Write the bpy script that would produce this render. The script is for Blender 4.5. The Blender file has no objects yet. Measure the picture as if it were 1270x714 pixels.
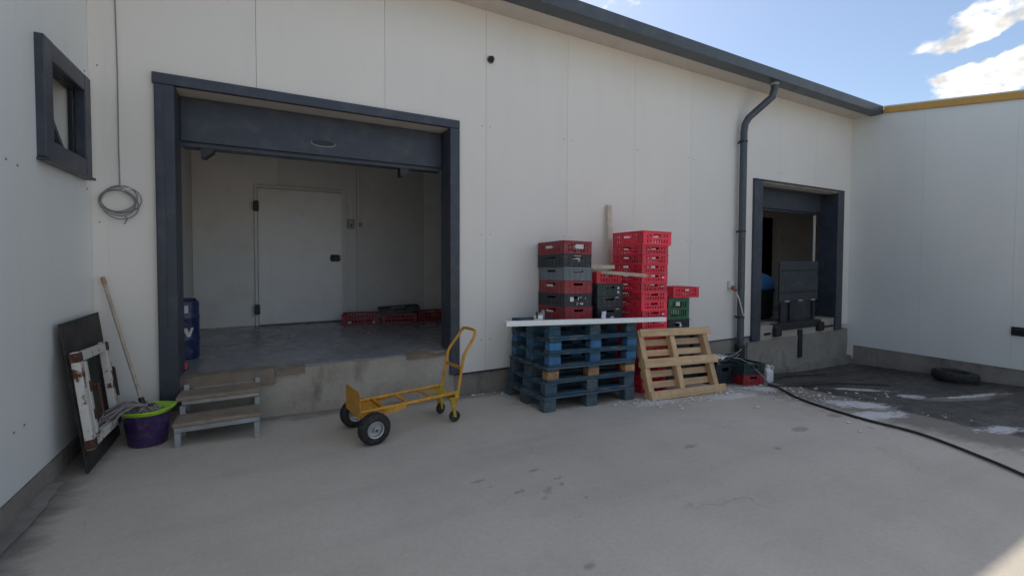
import bpy, bmesh, math, random
from mathutils import Vector, Matrix, Euler, noise as mnoise

random.seed(7)
R = math.radians
scene = bpy.context.scene
COL = scene.collection

# ------------------------------------------------------------------ camera
CAM_H = 1.504
cam_data = bpy.data.cameras.new("camera")
cam_data.sensor_width = 36.0
cam_data.lens = 36.0 * 553.1 / 1270.0
cam_data.shift_y = -(357.0 - 336.1) / 1270.0
cam_data.clip_start = 0.02
cam_data.clip_end = 2000.0
cam = bpy.data.objects.new("camera", cam_data)
COL.objects.link(cam)
yaw, pitch, roll = R(28.66), R(-1.665), R(0.19)
fw = Vector((math.sin(yaw) * math.cos(pitch), math.cos(yaw) * math.cos(pitch), math.sin(pitch)))
rt = Vector((math.cos(yaw), -math.sin(yaw), 0))
up = rt.cross(fw)
rt2 = rt * math.cos(roll) + up * math.sin(roll)
up2 = -rt * math.sin(roll) + up * math.cos(roll)
m = Matrix((rt2, up2, -fw)).transposed().to_4x4()
m.translation = (0, 0, CAM_H)
cam.matrix_world = m
scene.camera = cam

# ------------------------------------------------------------------ sun and sky
SUN_DIR = Vector((0.10, 0.607, 0.788)).normalized()      # towards the sun, over the warehouse roof
SUN_STRENGTH, SKY_STRENGTH, EXPOSURE = 2.0, 0.085, 1.0
sun_data = bpy.data.lights.new("sun", 'SUN')
sun_data.energy = SUN_STRENGTH
sun_data.angle = R(0.53)
sun_data.color = (1.0, 0.93, 0.80)
sun = bpy.data.objects.new("sun", sun_data)
COL.objects.link(sun)
sun.rotation_euler = SUN_DIR.to_track_quat('Z', 'Y').to_euler()
sun.location = (0, 0, 20)

world = bpy.data.worlds.new("World")
scene.world = world
world.use_nodes = True
wn, wl = world.node_tree.nodes, world.node_tree.links
for n in list(wn):
    wn.remove(n)


def wnode(kind, **kw):
    n = wn.new(kind)
    for k, v in kw.items():
        setattr(n, k, v)
    return n


def wmath(op, a, b=None, clamp=False):
    n = wnode('ShaderNodeMath', operation=op, use_clamp=clamp)
    for i, v in enumerate((a, b)):
        if v is None:
            continue
        if isinstance(v, (int, float)):
            n.inputs[i].default_value = v
        else:
            wl.new(v, n.inputs[i])
    return n.outputs[0]


sky = wnode('ShaderNodeTexSky', sky_type='NISHITA')
sky.sun_disc = False
sky.sun_elevation = math.asin(SUN_DIR.z)
sky.sun_rotation = math.atan2(SUN_DIR.x, SUN_DIR.y)
sky.air_density = 1.0
sky.dust_density = 1.3
sky.ozone_density = 1.2
tc = wnode('ShaderNodeTexCoord')
sep = wnode('ShaderNodeSeparateXYZ')
wl.new(tc.outputs['Generated'], sep.inputs[0])
# fair-weather cumulus over the whole sky (direction space), unseen cover raised for fill light
n1 = wnode('ShaderNodeTexNoise')
n1.inputs['Scale'].default_value = 17.0
n1.inputs['Detail'].default_value = 10.0
n1.inputs['Roughness'].default_value = 0.55
n1.inputs['Distortion'].default_value = 0.25
mp = wnode('ShaderNodeMapping')
mp.inputs['Scale'].default_value = (1.0, 1.0, 1.6)
mp.inputs['Location'].default_value = (3.1, 1.7, 0.4)
wl.new(tc.outputs['Generated'], mp.inputs[0])
wl.new(mp.outputs[0], n1.inputs['Vector'])
n0 = wnode('ShaderNodeTexNoise')
n0.inputs['Scale'].default_value = 2.6
n0.inputs['Detail'].default_value = 3.0
wl.new(mp.outputs[0], n0.inputs['Vector'])
total = wmath('MULTIPLY', wmath('SUBTRACT', n1.outputs['Fac'], 0.5), 1.9)
total = wmath('ADD', total, wmath('MULTIPLY', wmath('SUBTRACT', n0.outputs['Fac'], 0.5), 1.3))
total = wmath('ADD', total, -0.11)


bank = None


def cloud_bank(d, radius, amount):
    """a bank of cloud around a world direction"""
    global bank
    dv = Vector(d).normalized()
    vm = wnode('ShaderNodeVectorMath', operation='DISTANCE')
    wl.new(tc.outputs['Generated'], vm.inputs[0])
    vm.inputs[1].default_value = dv
    f = wmath('DIVIDE', vm.outputs['Value'], radius)
    f = wmath('SUBTRACT', 1.0, f, clamp=True)
    bank = wmath('MULTIPLY', f, amount) if bank is None else wmath('MAXIMUM', bank, wmath('MULTIPLY', f, amount))


for d, r_, a_ in [((0.903, 0.293, 0.316), .045, .75), ((0.906, 0.276, 0.322), .05, .8), ((0.909, 0.259, 0.327), .055, .85), ((0.913, 0.243, 0.329), .06, .9),
                  ((0.915, 0.226, 0.335), .06, .9), ((0.917, 0.210, 0.340), .065, .9), ((0.92, 0.19, 0.345), .07, .9), ((0.926, 0.16, 0.35), .09, .9),
                  ((0.915, 0.296, 0.276), .036, .8), ((0.919, 0.280, 0.277), .042, .9), ((0.924, 0.263, 0.279), .048, .95), ((0.928, 0.246, 0.282), .05, .95),
                  ((0.931, 0.230, 0.285), .052, .95), ((0.934, 0.214, 0.287), .054, .95), ((0.938, 0.195, 0.29), .05, .7), ((0.945, 0.16, 0.29), .07, .7),
                  ((0.935, 0.250, 0.250), .035, .55), ((0.943, 0.215, 0.255), .05, .55),
                  ((0.62, 0.615, 0.495), .06, .30), ((0.66, 0.585, 0.482), .05, .26), ((0.55, 0.64, 0.54), .10, .35), ((0.45, 0.60, 0.66), .2, .4),
                  ((-0.6, 0.3, 0.5), .35, .4), ((-0.5, -0.7, 0.4), .4, .4), ((0.4, -0.8, 0.5), .4, .4), ((0.9, -0.3, 0.35), .35, .4), ((0., -.3, .9), .4, .4)]:  # banks out of view, part of the cover raised for fill
    cloud_bank(d, r_, a_)
total = wmath('ADD', total, bank)
for d in ((.909, .293, .297), (.913, .278, .299), (.917, .261, .303), (.920, .248, .305), (.923, .234, .308), (.926, .216, .314), (.929, .195, .318)):      # blue gap between the two banks
    vg = wnode('ShaderNodeVectorMath', operation='DISTANCE')
    wl.new(tc.outputs['Generated'], vg.inputs[0])
    vg.inputs[1].default_value = Vector(d).normalized()
    total = wmath('SUBTRACT', total, wmath('MULTIPLY', wmath('SUBTRACT', 1.0, wmath('DIVIDE', vg.outputs['Value'], .020), clamp=True), .85))
vm = wnode('ShaderNodeVectorMath', operation='DISTANCE')       # the clear gap over the roof
wl.new(tc.outputs['Generated'], vm.inputs[0])
vm.inputs[1].default_value = Vector((0.76, 0.52, 0.39)).normalized()
total = wmath('SUBTRACT', total, wmath('MULTIPLY', wmath('SUBTRACT', 1.0, wmath('DIVIDE', vm.outputs['Value'], .30), clamp=True), .75))
cl = wnode('ShaderNodeMapRange', interpolation_type='SMOOTHSTEP')
wl.new(total, cl.inputs['Value'])
cl.inputs['From Min'].default_value = 0.0
cl.inputs['From Max'].default_value = 0.34
# cloud brightness: thick middles a little greyer
n2 = wnode('ShaderNodeTexNoise')
n2.inputs['Scale'].default_value = 26.0
n2.inputs['Detail'].default_value = 5.0
wl.new(mp.outputs[0], n2.inputs['Vector'])
cr = wnode('ShaderNodeMapRange')
wl.new(n2.outputs['Fac'], cr.inputs['Value'])
cr.inputs['From Min'].default_value = 0.35
cr.inputs['From Max'].default_value = 0.65
cr.inputs['To Min'].default_value = 4.4
cr.inputs['To Max'].default_value = 9.2
cc = wnode('ShaderNodeVectorMath', operation='SCALE')
cc.inputs[0].default_value = (1.0, 0.985, 0.96)
wl.new(cr.outputs[0], cc.inputs['Scale'])
mixc = wnode('ShaderNodeMix', data_type='RGBA')
wl.new(cl.outputs[0], mixc.inputs['Factor'])
wl.new(sky.outputs[0], mixc.inputs['A'])
wl.new(cc.outputs[0], mixc.inputs['B'])
bg = wnode('ShaderNodeBackground')
bg.inputs['Strength'].default_value = SKY_STRENGTH
wl.new(mixc.outputs['Result'], bg.inputs['Color'])
wo = wnode('ShaderNodeOutputWorld')
wl.new(bg.outputs[0], wo.inputs['Surface'])

scene.view_settings.view_transform = 'Standard'
scene.view_settings.look = 'None'
scene.view_settings.exposure = EXPOSURE
scene.view_settings.gamma = 1.0
scene.view_settings.use_curve_mapping = False
scene.render.engine = 'CYCLES'
scene.cycles.max_bounces = 8
scene.cycles.diffuse_bounces = 5
scene.cycles.use_denoising = True


# ------------------------------------------------------------------ materials
class NT:
    def __init__(self, name):
        self.m = bpy.data.materials.new(name)
        self.m.use_nodes = True
        self.t = self.m.node_tree
        self.b = self.t.nodes["Principled BSDF"]
        self.tc = self.t.nodes.new('ShaderNodeTexCoord')

    def node(self, kind, **kw):
        n = self.t.nodes.new(kind)
        for k, v in kw.items():
            setattr(n, k, v)
        return n

    def link(self, a, b):
        self.t.links.new(a, b)

    def inp(self, sock, v):
        if isinstance(v, (int, float)):
            sock.default_value = v
        elif isinstance(v, (tuple, list)):
            sock.default_value = tuple(v) + (1,) * (4 - len(v)) if len(sock.default_value) == 4 else tuple(v)
        else:
            self.link(v, sock)

    def noise(self, scale, detail=4, rough=0.55, stretch=None, coord='Object', offset=None):
        n = self.node('ShaderNodeTexNoise')
        n.inputs['Scale'].default_value = scale
        n.inputs['Detail'].default_value = detail
        n.inputs['Roughness'].default_value = rough
        src = self.tc.outputs[coord]
        mpn = self.node('ShaderNodeMapping')
        if stretch:
            mpn.inputs['Scale'].default_value = stretch
        self.link(src, mpn.inputs[0])
        if offset is not None:
            self.link(offset, mpn.inputs['Location'])
        self.link(mpn.outputs[0], n.inputs['Vector'])
        return n.outputs['Fac']

    def rng(self, v, a, b, c=0.0, d=1.0, smooth=False):
        n = self.node('ShaderNodeMapRange')
        if smooth:
            n.interpolation_type = 'SMOOTHSTEP'
        self.inp(n.inputs['Value'], v)
        for k, x in zip(('From Min', 'From Max', 'To Min', 'To Max'), (a, b, c, d)):
            n.inputs[k].default_value = x
        return n.outputs[0]

    def math(self, op, a, b=0.0, clamp=False):
        n = self.node('ShaderNodeMath', operation=op, use_clamp=clamp)
        self.inp(n.inputs[0], a)
        self.inp(n.inputs[1], b)
        return n.outputs[0]

    def mix(self, fac, a, b, mode='MIX'):
        n = self.node('ShaderNodeMix', data_type='RGBA', blend_type=mode)
        self.inp(n.inputs['Factor'], fac)
        self.inp(n.inputs['A'], a)
        self.inp(n.inputs['B'], b)
        return n.outputs['Result']

    def bump(self, h, strength=0.2, dist=0.01):
        n = self.node('ShaderNodeBump')
        n.inputs['Strength'].default_value = strength
        n.inputs['Distance'].default_value = dist
        self.inp(n.inputs['Height'], h)
        self.link(n.outputs[0], self.b.inputs['Normal'])

    def rand(self):
        return self.node('ShaderNodeObjectInfo').outputs['Random']

    def attr(self, name):
        n = self.node('ShaderNodeAttribute')
        n.attribute_name = name
        return n.outputs['Fac']

    def out(self, col=None, rough=None, metal=None, spec=None):
        if col is not None:
            self.inp(self.b.inputs['Base Color'], col)
        if rough is not None:
            self.inp(self.b.inputs['Roughness'], rough)
        if metal is not None:
            self.inp(self.b.inputs['Metallic'], metal)
        if spec is not None:
            self.inp(self.b.inputs['Specular IOR Level'], spec)
        return self.m


def sc(c, k):
    return tuple(x * k for x in c)


def plain(name, c, rough=0.5, var=0.15, scale=6.0, dirt=None, dirt_amt=0.3, metal=0.0, bump=0.05, bscale=60, spec=0.5, objvar=0.12, grain=None):
    """solid colour with blotches, dirt and a per-object shift"""
    t = NT(name)
    r = t.rand()
    loc = t.node('ShaderNodeCombineXYZ')
    t.link(t.math('MULTIPLY', r, 37.0), loc.inputs[0])
    t.link(t.math('MULTIPLY', r, 11.0), loc.inputs[1])
    n = t.noise(scale, 5, offset=loc.outputs[0])
    col = t.mix(t.rng(n, .3, .7), sc(c, 1 - var), sc(c, 1 + var))
    if objvar:
        col = t.mix(1.0, col, t.mix(r, (1 - objvar,) * 3, (1 + objvar,) * 3), 'MULTIPLY')
    if dirt:
        d = t.noise(scale * 2.3, 6, .65, offset=loc.outputs[0])
        col = t.mix(t.rng(d, .5, .72, 0, dirt_amt), col, dirt)
    if grain:
        gn = t.noise(26, 5, .6, grain, offset=loc.outputs[0])
        col = t.mix(t.rng(gn, .42, .68, 0, .55), col, sc(c, .55))
        kn = t.noise(7, 2, .4, tuple(min(1, g_ * 4) for g_ in grain), offset=loc.outputs[0])
        col = t.mix(t.rng(kn, .70, .78, 0, .6), col, sc(c, .35))
    if bump:
        t.bump(t.noise(bscale, 3) if not grain else gn, bump, .004)
    ro = t.rng(n, .3, .7, max(rough - .08, .03), min(rough + .1, 1))
    return t.out(col, ro, metal, spec)


M = {}


def mk_panel(name, c, vertical_axis_dirt=True):
    t = NT(name)
    n = t.noise(0.7, 4, .5)
    fine = t.noise(40, 2, .5, (1, 1, .04))
    streak = t.noise(5, 5, .6, (1, 1, .12))
    col = t.mix(t.rng(n, .3, .7), sc(c, .955), sc(c, 1.02))
    col = t.mix(t.rng(streak, .52, .8, 0, .09), col, (.45, .43, .39))
    sp = t.noise(22, 5, .7)
    col = t.mix(t.rng(sp, .68, .8, 0, .14), col, (.3, .28, .25))
    rr = t.rand()
    col = t.mix(1.0, col, t.mix(rr, (.965, .97, .98), (1.02, 1.01, 1.0)), 'MULTIPLY')
    t.bump(t.math('ADD', t.math('MULTIPLY', fine, .06), t.noise(1.6, 2)), .10, .01)
    return t.out(col, t.rng(n, .3, .7, .38, .52), 0, .4)


M['panel'] = mk_panel('white_sandwich_panel', (.80, .76, .70))
M['panel_left'] = mk_panel('cool_white_sandwich_panel', (.84, .845, .80))
M['panel_right'] = mk_panel('grey_white_sandwich_panel', (.74, .755, .72))
M['panel_inside'] = plain('inner_white_panel', (.70, .68, .655), .5, .05, 1.2, (.4, .36, .31), .25, bump=.03)
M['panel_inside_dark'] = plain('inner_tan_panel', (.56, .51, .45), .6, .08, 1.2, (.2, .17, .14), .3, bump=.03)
M['anthracite'] = plain('anthracite_steel', (.038, .046, .066), .42, .25, 2.5, (.13, .13, .13), .34, bump=.05, objvar=.08)
M['gutter'] = plain('anthracite_gutter', (.060, .074, .090), .4, .14, 2.5, (.16, .17, .16), .3, bump=.04, objvar=.05)
M['soffit'] = plain('white_soffit', (.66, .60, .53), .5, .06, 1.5, (.4, .37, .33), .2, bump=.02)
M['yellow_trim'] = plain('ochre_trim', (.56, .31, .06), .5, .12, 3, (.3, .18, .07), .3, bump=.04)
M['black_metal'] = plain('black_painted_metal', (.016, .017, .019), .5, .25, 7, (.07, .06, .05), .35)
M['leveller'] = plain('slate_steel_plate', (.030, .038, .047), .55, .3, 5, (.10, .085, .075), .6, bump=.2, bscale=30)
M['galvanised'] = plain('galvanised_steel', (.36, .38, .39), .48, .2, 9, (.26, .24, .21), .4, metal=.35)
M['rubber'] = plain('black_rubber', (.018, .018, .018), .8, .3, 18, (.13, .12, .105), .5, bump=.15)
M['hose'] = plain('black_hose', (.012, .012, .013), .45, .2, 9, None, bump=.02)
M['truck_yellow'] = plain('orange_yellow_paint', (.62, .295, .030), .45, .16, 9, (.16, .09, .045), .75, bump=.04, objvar=.05)
M['truck_yellow_old'] = plain('scuffed_yellow_paint', (.50, .34, .04), .55, .2, 16, (.12, .09, .05), .7, bump=.06, objvar=.05)
M['rim'] = plain('zinc_rim', (.55, .56, .57), .38, .12, 12, (.2, .17, .14), .3, metal=.6)
M['wood'] = plain('new_pallet_wood', (.60, .40, .22), .7, .14, 7, (.34, .22, .13), .4, bump=.3, bscale=35, objvar=.2, grain=(.06, 1, 1))
M['wood_upright'] = plain('new_stringer_wood', (.60, .40, .22), .7, .14, 7, (.34, .22, .13), .4, bump=.3, objvar=.2, grain=(1, 1, .06))
M['wood_pale'] = plain('pale_timber', (.62, .54, .42), .7, .1, 6, (.35, .28, .2), .35, bump=.2, grain=(.6, .6, .6))
M['wood_grey'] = plain('weathered_timber', (.40, .37, .33), .8, .16, 7, (.18, .15, .12), .5, bump=.25, bscale=30)
M['tread'] = plain('worn_step_board', (.30, .245, .185), .85, .2, 6, (.12, .10, .08), .6, bump=.4, grain=(.06, 1, 1))
M['wood_raw'] = plain('raw_block_wood', (.34, .19, .09), .8, .3, 14, (.12, .09, .06), .85, bump=.25, bscale=40, objvar=.35)


def mk_blue():
    t = NT('worn_blue_paint')
    r = t.rand()
    loc = t.node('ShaderNodeCombineXYZ')
    t.link(t.math('MULTIPLY', r, 53.0), loc.inputs[0])
    n = t.noise(5, 5, .6, offset=loc.outputs[0])
    w = t.noise(16, 6, .7, (.35, 1, 1), offset=loc.outputs[0])
    col = t.mix(t.rng(n, .3, .7), (.018, .070, .125), (.028, .110, .19))
    col = t.mix(t.rng(r, 0, 1, 0, .6), col, (.045, .085, .105))
    col = t.mix(t.rng(w, .52, .63, 0, .9), col, (.20, .175, .145))
    col = t.mix(t.rng(t.noise(3, 6, .65, offset=loc.outputs[0]), .42, .70, 0, .75), col, (.045, .052, .055))
    col = t.mix(t.rng(t.noise(60, 3, .6, (.2, 1, 1), offset=loc.outputs[0]), .5, .7, 0, .35), col, (.09, .095, .095))
    t.bump(w, .3, .004)
    return t.out(col, .75, 0, .3)


M['blue_wood'] = mk_blue()
M['blue_block'] = plain('blue_block_paint', (.024, .125, .27), .65, .3, 12, (.12, .12, .12), .8, bump=.2, objvar=.3)
M['blue_dark'] = plain('dirty_blue_paint', (.05, .085, .11), .75, .25, 9, (.16, .14, .12), .6, bump=.25, objvar=.3)


def mk_rusty(name, lim):
    t = NT(name)
    n = t.noise(7, 8, .68)
    n2 = t.noise(30, 5, .6)
    f = t.rng(t.math('ADD', n, t.math('MULTIPLY', n2, .18)), lim, lim + .06)
    rust = t.mix(n2, (.05, .02, .014), (.20, .07, .03))
    col = t.mix(f, t.mix(t.noise(12, 4), (.58, .55, .49), (.70, .67, .62)), rust)
    t.bump(f, .4, .003)
    return t.out(col, .75, 0, .3)


M['rusty_white'] = mk_rusty('rusty_white_paint', .655)
M['rusty_heavy'] = mk_rusty('heavily_rusted_white_paint', .60)
M['splatter'] = plain('splattered_board', (.30, .26, .21), .85, .3, 30, (.55, .53, .50), .9, bump=.3)
M['rust'] = plain('flaking_rust', (.09, .033, .02), .9, .4, 25, (.25, .2, .17), .4, bump=.4)


def mk_mat():
    t = NT('ribbed_black_sheet')
    w = t.node('ShaderNodeTexWave', bands_direction='Z')
    w.inputs['Scale'].default_value = 22
    w.inputs['Distortion'].default_value = .6
    t.link(t.tc.outputs['Object'], w.inputs['Vector'])
    n = t.noise(6, 5)
    col = t.mix(t.rng(n, .35, .7), (.036, .033, .031), (.072, .064, .058))
    t.bump(w.outputs['Fac'], .5, .004)
    return t.out(col, .7, 0, .3)


M['black_sheet'] = mk_mat()


def plastic(name, c, rough=.42, dirt=(.25, .22, .19), amt=.25):
    return plain(name, c, rough, .16, 6, dirt, amt + .12, bump=.05, objvar=.26)


M['crate_darkred'] = plastic('dark_red_plastic', (.27, .018, .026))
M['crate_red'] = plastic('bright_red_plastic', (.80, .034, .070))
M['crate_black'] = plastic('blue_black_plastic', (.018, .024, .032), dirt=(.12, .12, .12))
M['crate_grey'] = plastic('slate_grey_plastic', (.16, .19, .22))
M['crate_green'] = plastic('dark_green_plastic', (.022, .11, .052))
M['crate_dgreen'] = plastic('green_black_plastic', (.018, .040, .042), dirt=(.12, .13, .12))
M['purple'] = plastic('purple_plastic', (.042, .017, .085), .35)
M['lime'] = plastic('lime_plastic', (.36, .68, .02), .4)
M['white_plastic'] = plastic('white_plastic', (.72, .73, .72), .45, (.45, .42, .38), .3)
M['sticker'] = plain('paper_label', (.70, .67, .62), .6, .06, 20, (.35, .32, .3), .35, bump=.02)
M['paper'] = plain('white_paper', (.93, .91, .98), .7, .05, 14, None, bump=.1, bscale=20)
M['bead'] = plain('white_foam_profile', (.78, .78, .76), .55, .04, 5, (.5, .48, .44), .25, bump=.03)
M['barrel'] = plastic('navy_barrel_plastic', (.016, .030, .105), .35)
M['blue_cloth'] = plain('blue_cloth', (.05, .16, .38), .85, .2, 8, None, bump=.3, bscale=18)
M['near_black'] = plain('bin_and_dark_passage', (.015, .015, .018), .8, .2, 6, None)
M['mop'] = plain('grey_mop_cotton', (.36, .31, .31), .95, .25, 40, (.14, .11, .10), .6, bump=.4, bscale=90)
M['mop_handle'] = plain('worn_broom_handle', (.42, .35, .27), .7, .2, 10, (.18, .14, .11), .5)
M['grey_cable'] = plain('grey_cable', (.22, .22, .22), .5, .15, 9, None, bump=.02)
M['white_cable'] = plain('pale_cable', (.62, .62, .60), .5, .1, 9, None, bump=.02)
M['door_leaf'] = plain('white_cold_door', (.80, .78, .765), .42, .04, 1.5, (.45, .42, .38), .2, bump=.02)
M['grey_box'] = plain('grey_switch_plastic', (.30, .30, .30), .5, .08, 9, None, bump=.02)
M['glass'] = plain('dark_window_glass', (.03, .035, .04), .06, .1, 2, None, bump=0, spec=.8)
M['flake'] = plain('white_flakes', (.70, .69, .66), .8, .15, 20, None, bump=.2)
M['red_plug'] = plastic('red_plug_plastic', (.30, .03, .04), .5)
M['screw'] = plain('screw_heads', (.30, .29, .28), .6, .2, 9, None, bump=0)


def mk_concrete(name, c1, c2, dark, pits=True):
    t = NT(name)
    n = t.noise(2.0, 7, .62)
    f = t.noise(28, 5, .65)
    st = t.noise(4, 6, .65, (1, 1, .35))
    col = t.mix(t.rng(n, .32, .68), c1, c2)
    col = t.mix(t.rng(f, .45, .75, 0, .3), col, sc(c1, .6))
    col = t.mix(t.rng(st, .55, .72, 0, .75), col, dark)
    t.bump(t.math('ADD', t.math('MULTIPLY', n, 2.0), f), .45, .012)
    return t.out(col, .88, 0, .3)


M['plinth'] = mk_concrete('plinth_concrete', (.22, .20, .175), (.33, .30, .26), (.12, .105, .09))
M['dock_concrete'] = mk_concrete('dock_concrete', (.33, .29, .24), (.46, .42, .36), (.17, .145, .12))
M['dock_brown'] = mk_concrete('broken_dock_lip', (.19, .155, .12), (.29, .24, .19), (.10, .08, .065))


def mk_floor():
    t = NT('grey_epoxy_floor')
    n = t.noise(1.3, 6, .6)
    s = t.noise(5, 6, .65)
    col = t.mix(t.rng(n, .3, .7), (.18, .188, .20), (.26, .268, .28))
    col = t.mix(t.rng(s, .55, .75, 0, .5), col, (.06, .065, .07))
    t.bump(s, .06, .01)
    return t.out(col, t.rng(s, .3, .7, .16, .42), 0, .5)


M['epoxy'] = mk_floor()


def mk_ground():
    t = NT('yard_concrete')
    big = t.noise(.55, 6, .6)
    mid = t.noise(2.6, 7, .65)
    fine = t.noise(38, 5, .7)
    tro = t.noise(1.7, 5, .6, (.35, 1.0, 1))
    sw = t.noise(1.1, 8, .72, (.5, 1.6, 1))
    col = t.mix(t.rng(big, .3, .7), (.475, .430, .365), (.58, .532, .455))
    col = t.mix(t.rng(mid, .5, .78, 0, .30), col, (.36, .32, .27))
    col = t.mix(t.rng(tro, .56, .75, 0, .30), col, (.60, .55, .48))
    col = t.mix(t.rng(sw, .54, .70, 0, .22), col, (.33, .295, .255))
    col = t.mix(t.rng(fine, .40, .75, 0, .20), col, (.22, .205, .19))
    # grime, wet and white residue where they lie, plus a painted puddle reflection
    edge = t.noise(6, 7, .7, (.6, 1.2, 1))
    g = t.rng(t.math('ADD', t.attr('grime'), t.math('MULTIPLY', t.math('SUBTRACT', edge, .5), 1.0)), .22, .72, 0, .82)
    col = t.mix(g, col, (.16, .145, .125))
    edge2 = t.noise(1.5, 6, .65, (.7, 1.0, 1))
    wet = t.rng(t.math('ADD', t.math('ADD', t.attr('wet'), t.math('MULTIPLY', t.math('SUBTRACT', edge, .5), .8)), t.math('MULTIPLY', t.math('SUBTRACT', edge2, .5), 1.0)), .40, .66, 0, 1, True)
    wcol = t.mix(t.rng(mid, .3, .7), (.022, .021, .021), (.045, .042, .040))
    col = t.mix(t.math('MULTIPLY', wet, .93), col, wcol)
    res = t.rng(t.math('ADD', t.attr('residue_and_sheen'), t.math('MULTIPLY', t.math('SUBTRACT', t.noise(9, 8, .75, (.45, 1.5, 1)), .5), 1.7)), .50, .72, 0, .85)
    col = t.mix(res, col, (.66, .66, .65))
    sp = t.rng(t.math('ADD', t.attr('spot'), t.math('MULTIPLY', t.math('SUBTRACT', fine, .5), .7)), .25, .95, 0, .42, True)
    col = t.mix(sp, col, (.085, .08, .075))
    vor = t.node('ShaderNodeTexVoronoi', feature='DISTANCE_TO_EDGE')
    vor.inputs['Scale'].default_value = .42
    wob = t.node('ShaderNodeMapping')
    dv = t.node('ShaderNodeVectorMath', operation='ADD')
    nz_ = t.node('ShaderNodeTexNoise')
    nz_.inputs['Scale'].default_value = 1.6
    nz_.inputs['Detail'].default_value = 6
    t.link(t.tc.outputs['Object'], nz_.inputs['Vector'])
    t.link(t.tc.outputs['Object'], dv.inputs[0])
    t.link(nz_.outputs['Color'], dv.inputs[1])
    t.link(dv.outputs[0], vor.inputs['Vector'])
    crack = t.math('MULTIPLY', t.rng(vor.outputs['Distance'], .0, .0035, 1, 0), t.rng(t.noise(.8, 3), .52, .62))
    col = t.mix(t.math('MULTIPLY', crack, .45), col, (.12, .11, .10))
    grit = t.noise(140, 2, .6)
    col = t.mix(t.rng(grit, .62, .75, 0, .35), col, (.20, .185, .165))
    col = t.mix(t.rng(t.noise(1.2, 4, .55, (.25, 2.2, 1)), .52, .72, 0, .22), col, (.30, .27, .235))
    h = t.math('ADD', t.math('MULTIPLY', mid, 1.2), fine)
    t.bump(h, .28, .008)
    ro = t.math('SUBTRACT', t.rng(fine, .3, .7, .78, .95), t.math('MULTIPLY', wet, t.rng(edge, .35, .65, .30, .62)))
    return t.out(col, ro, 0, .35)


M['ground'] = mk_ground()


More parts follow.
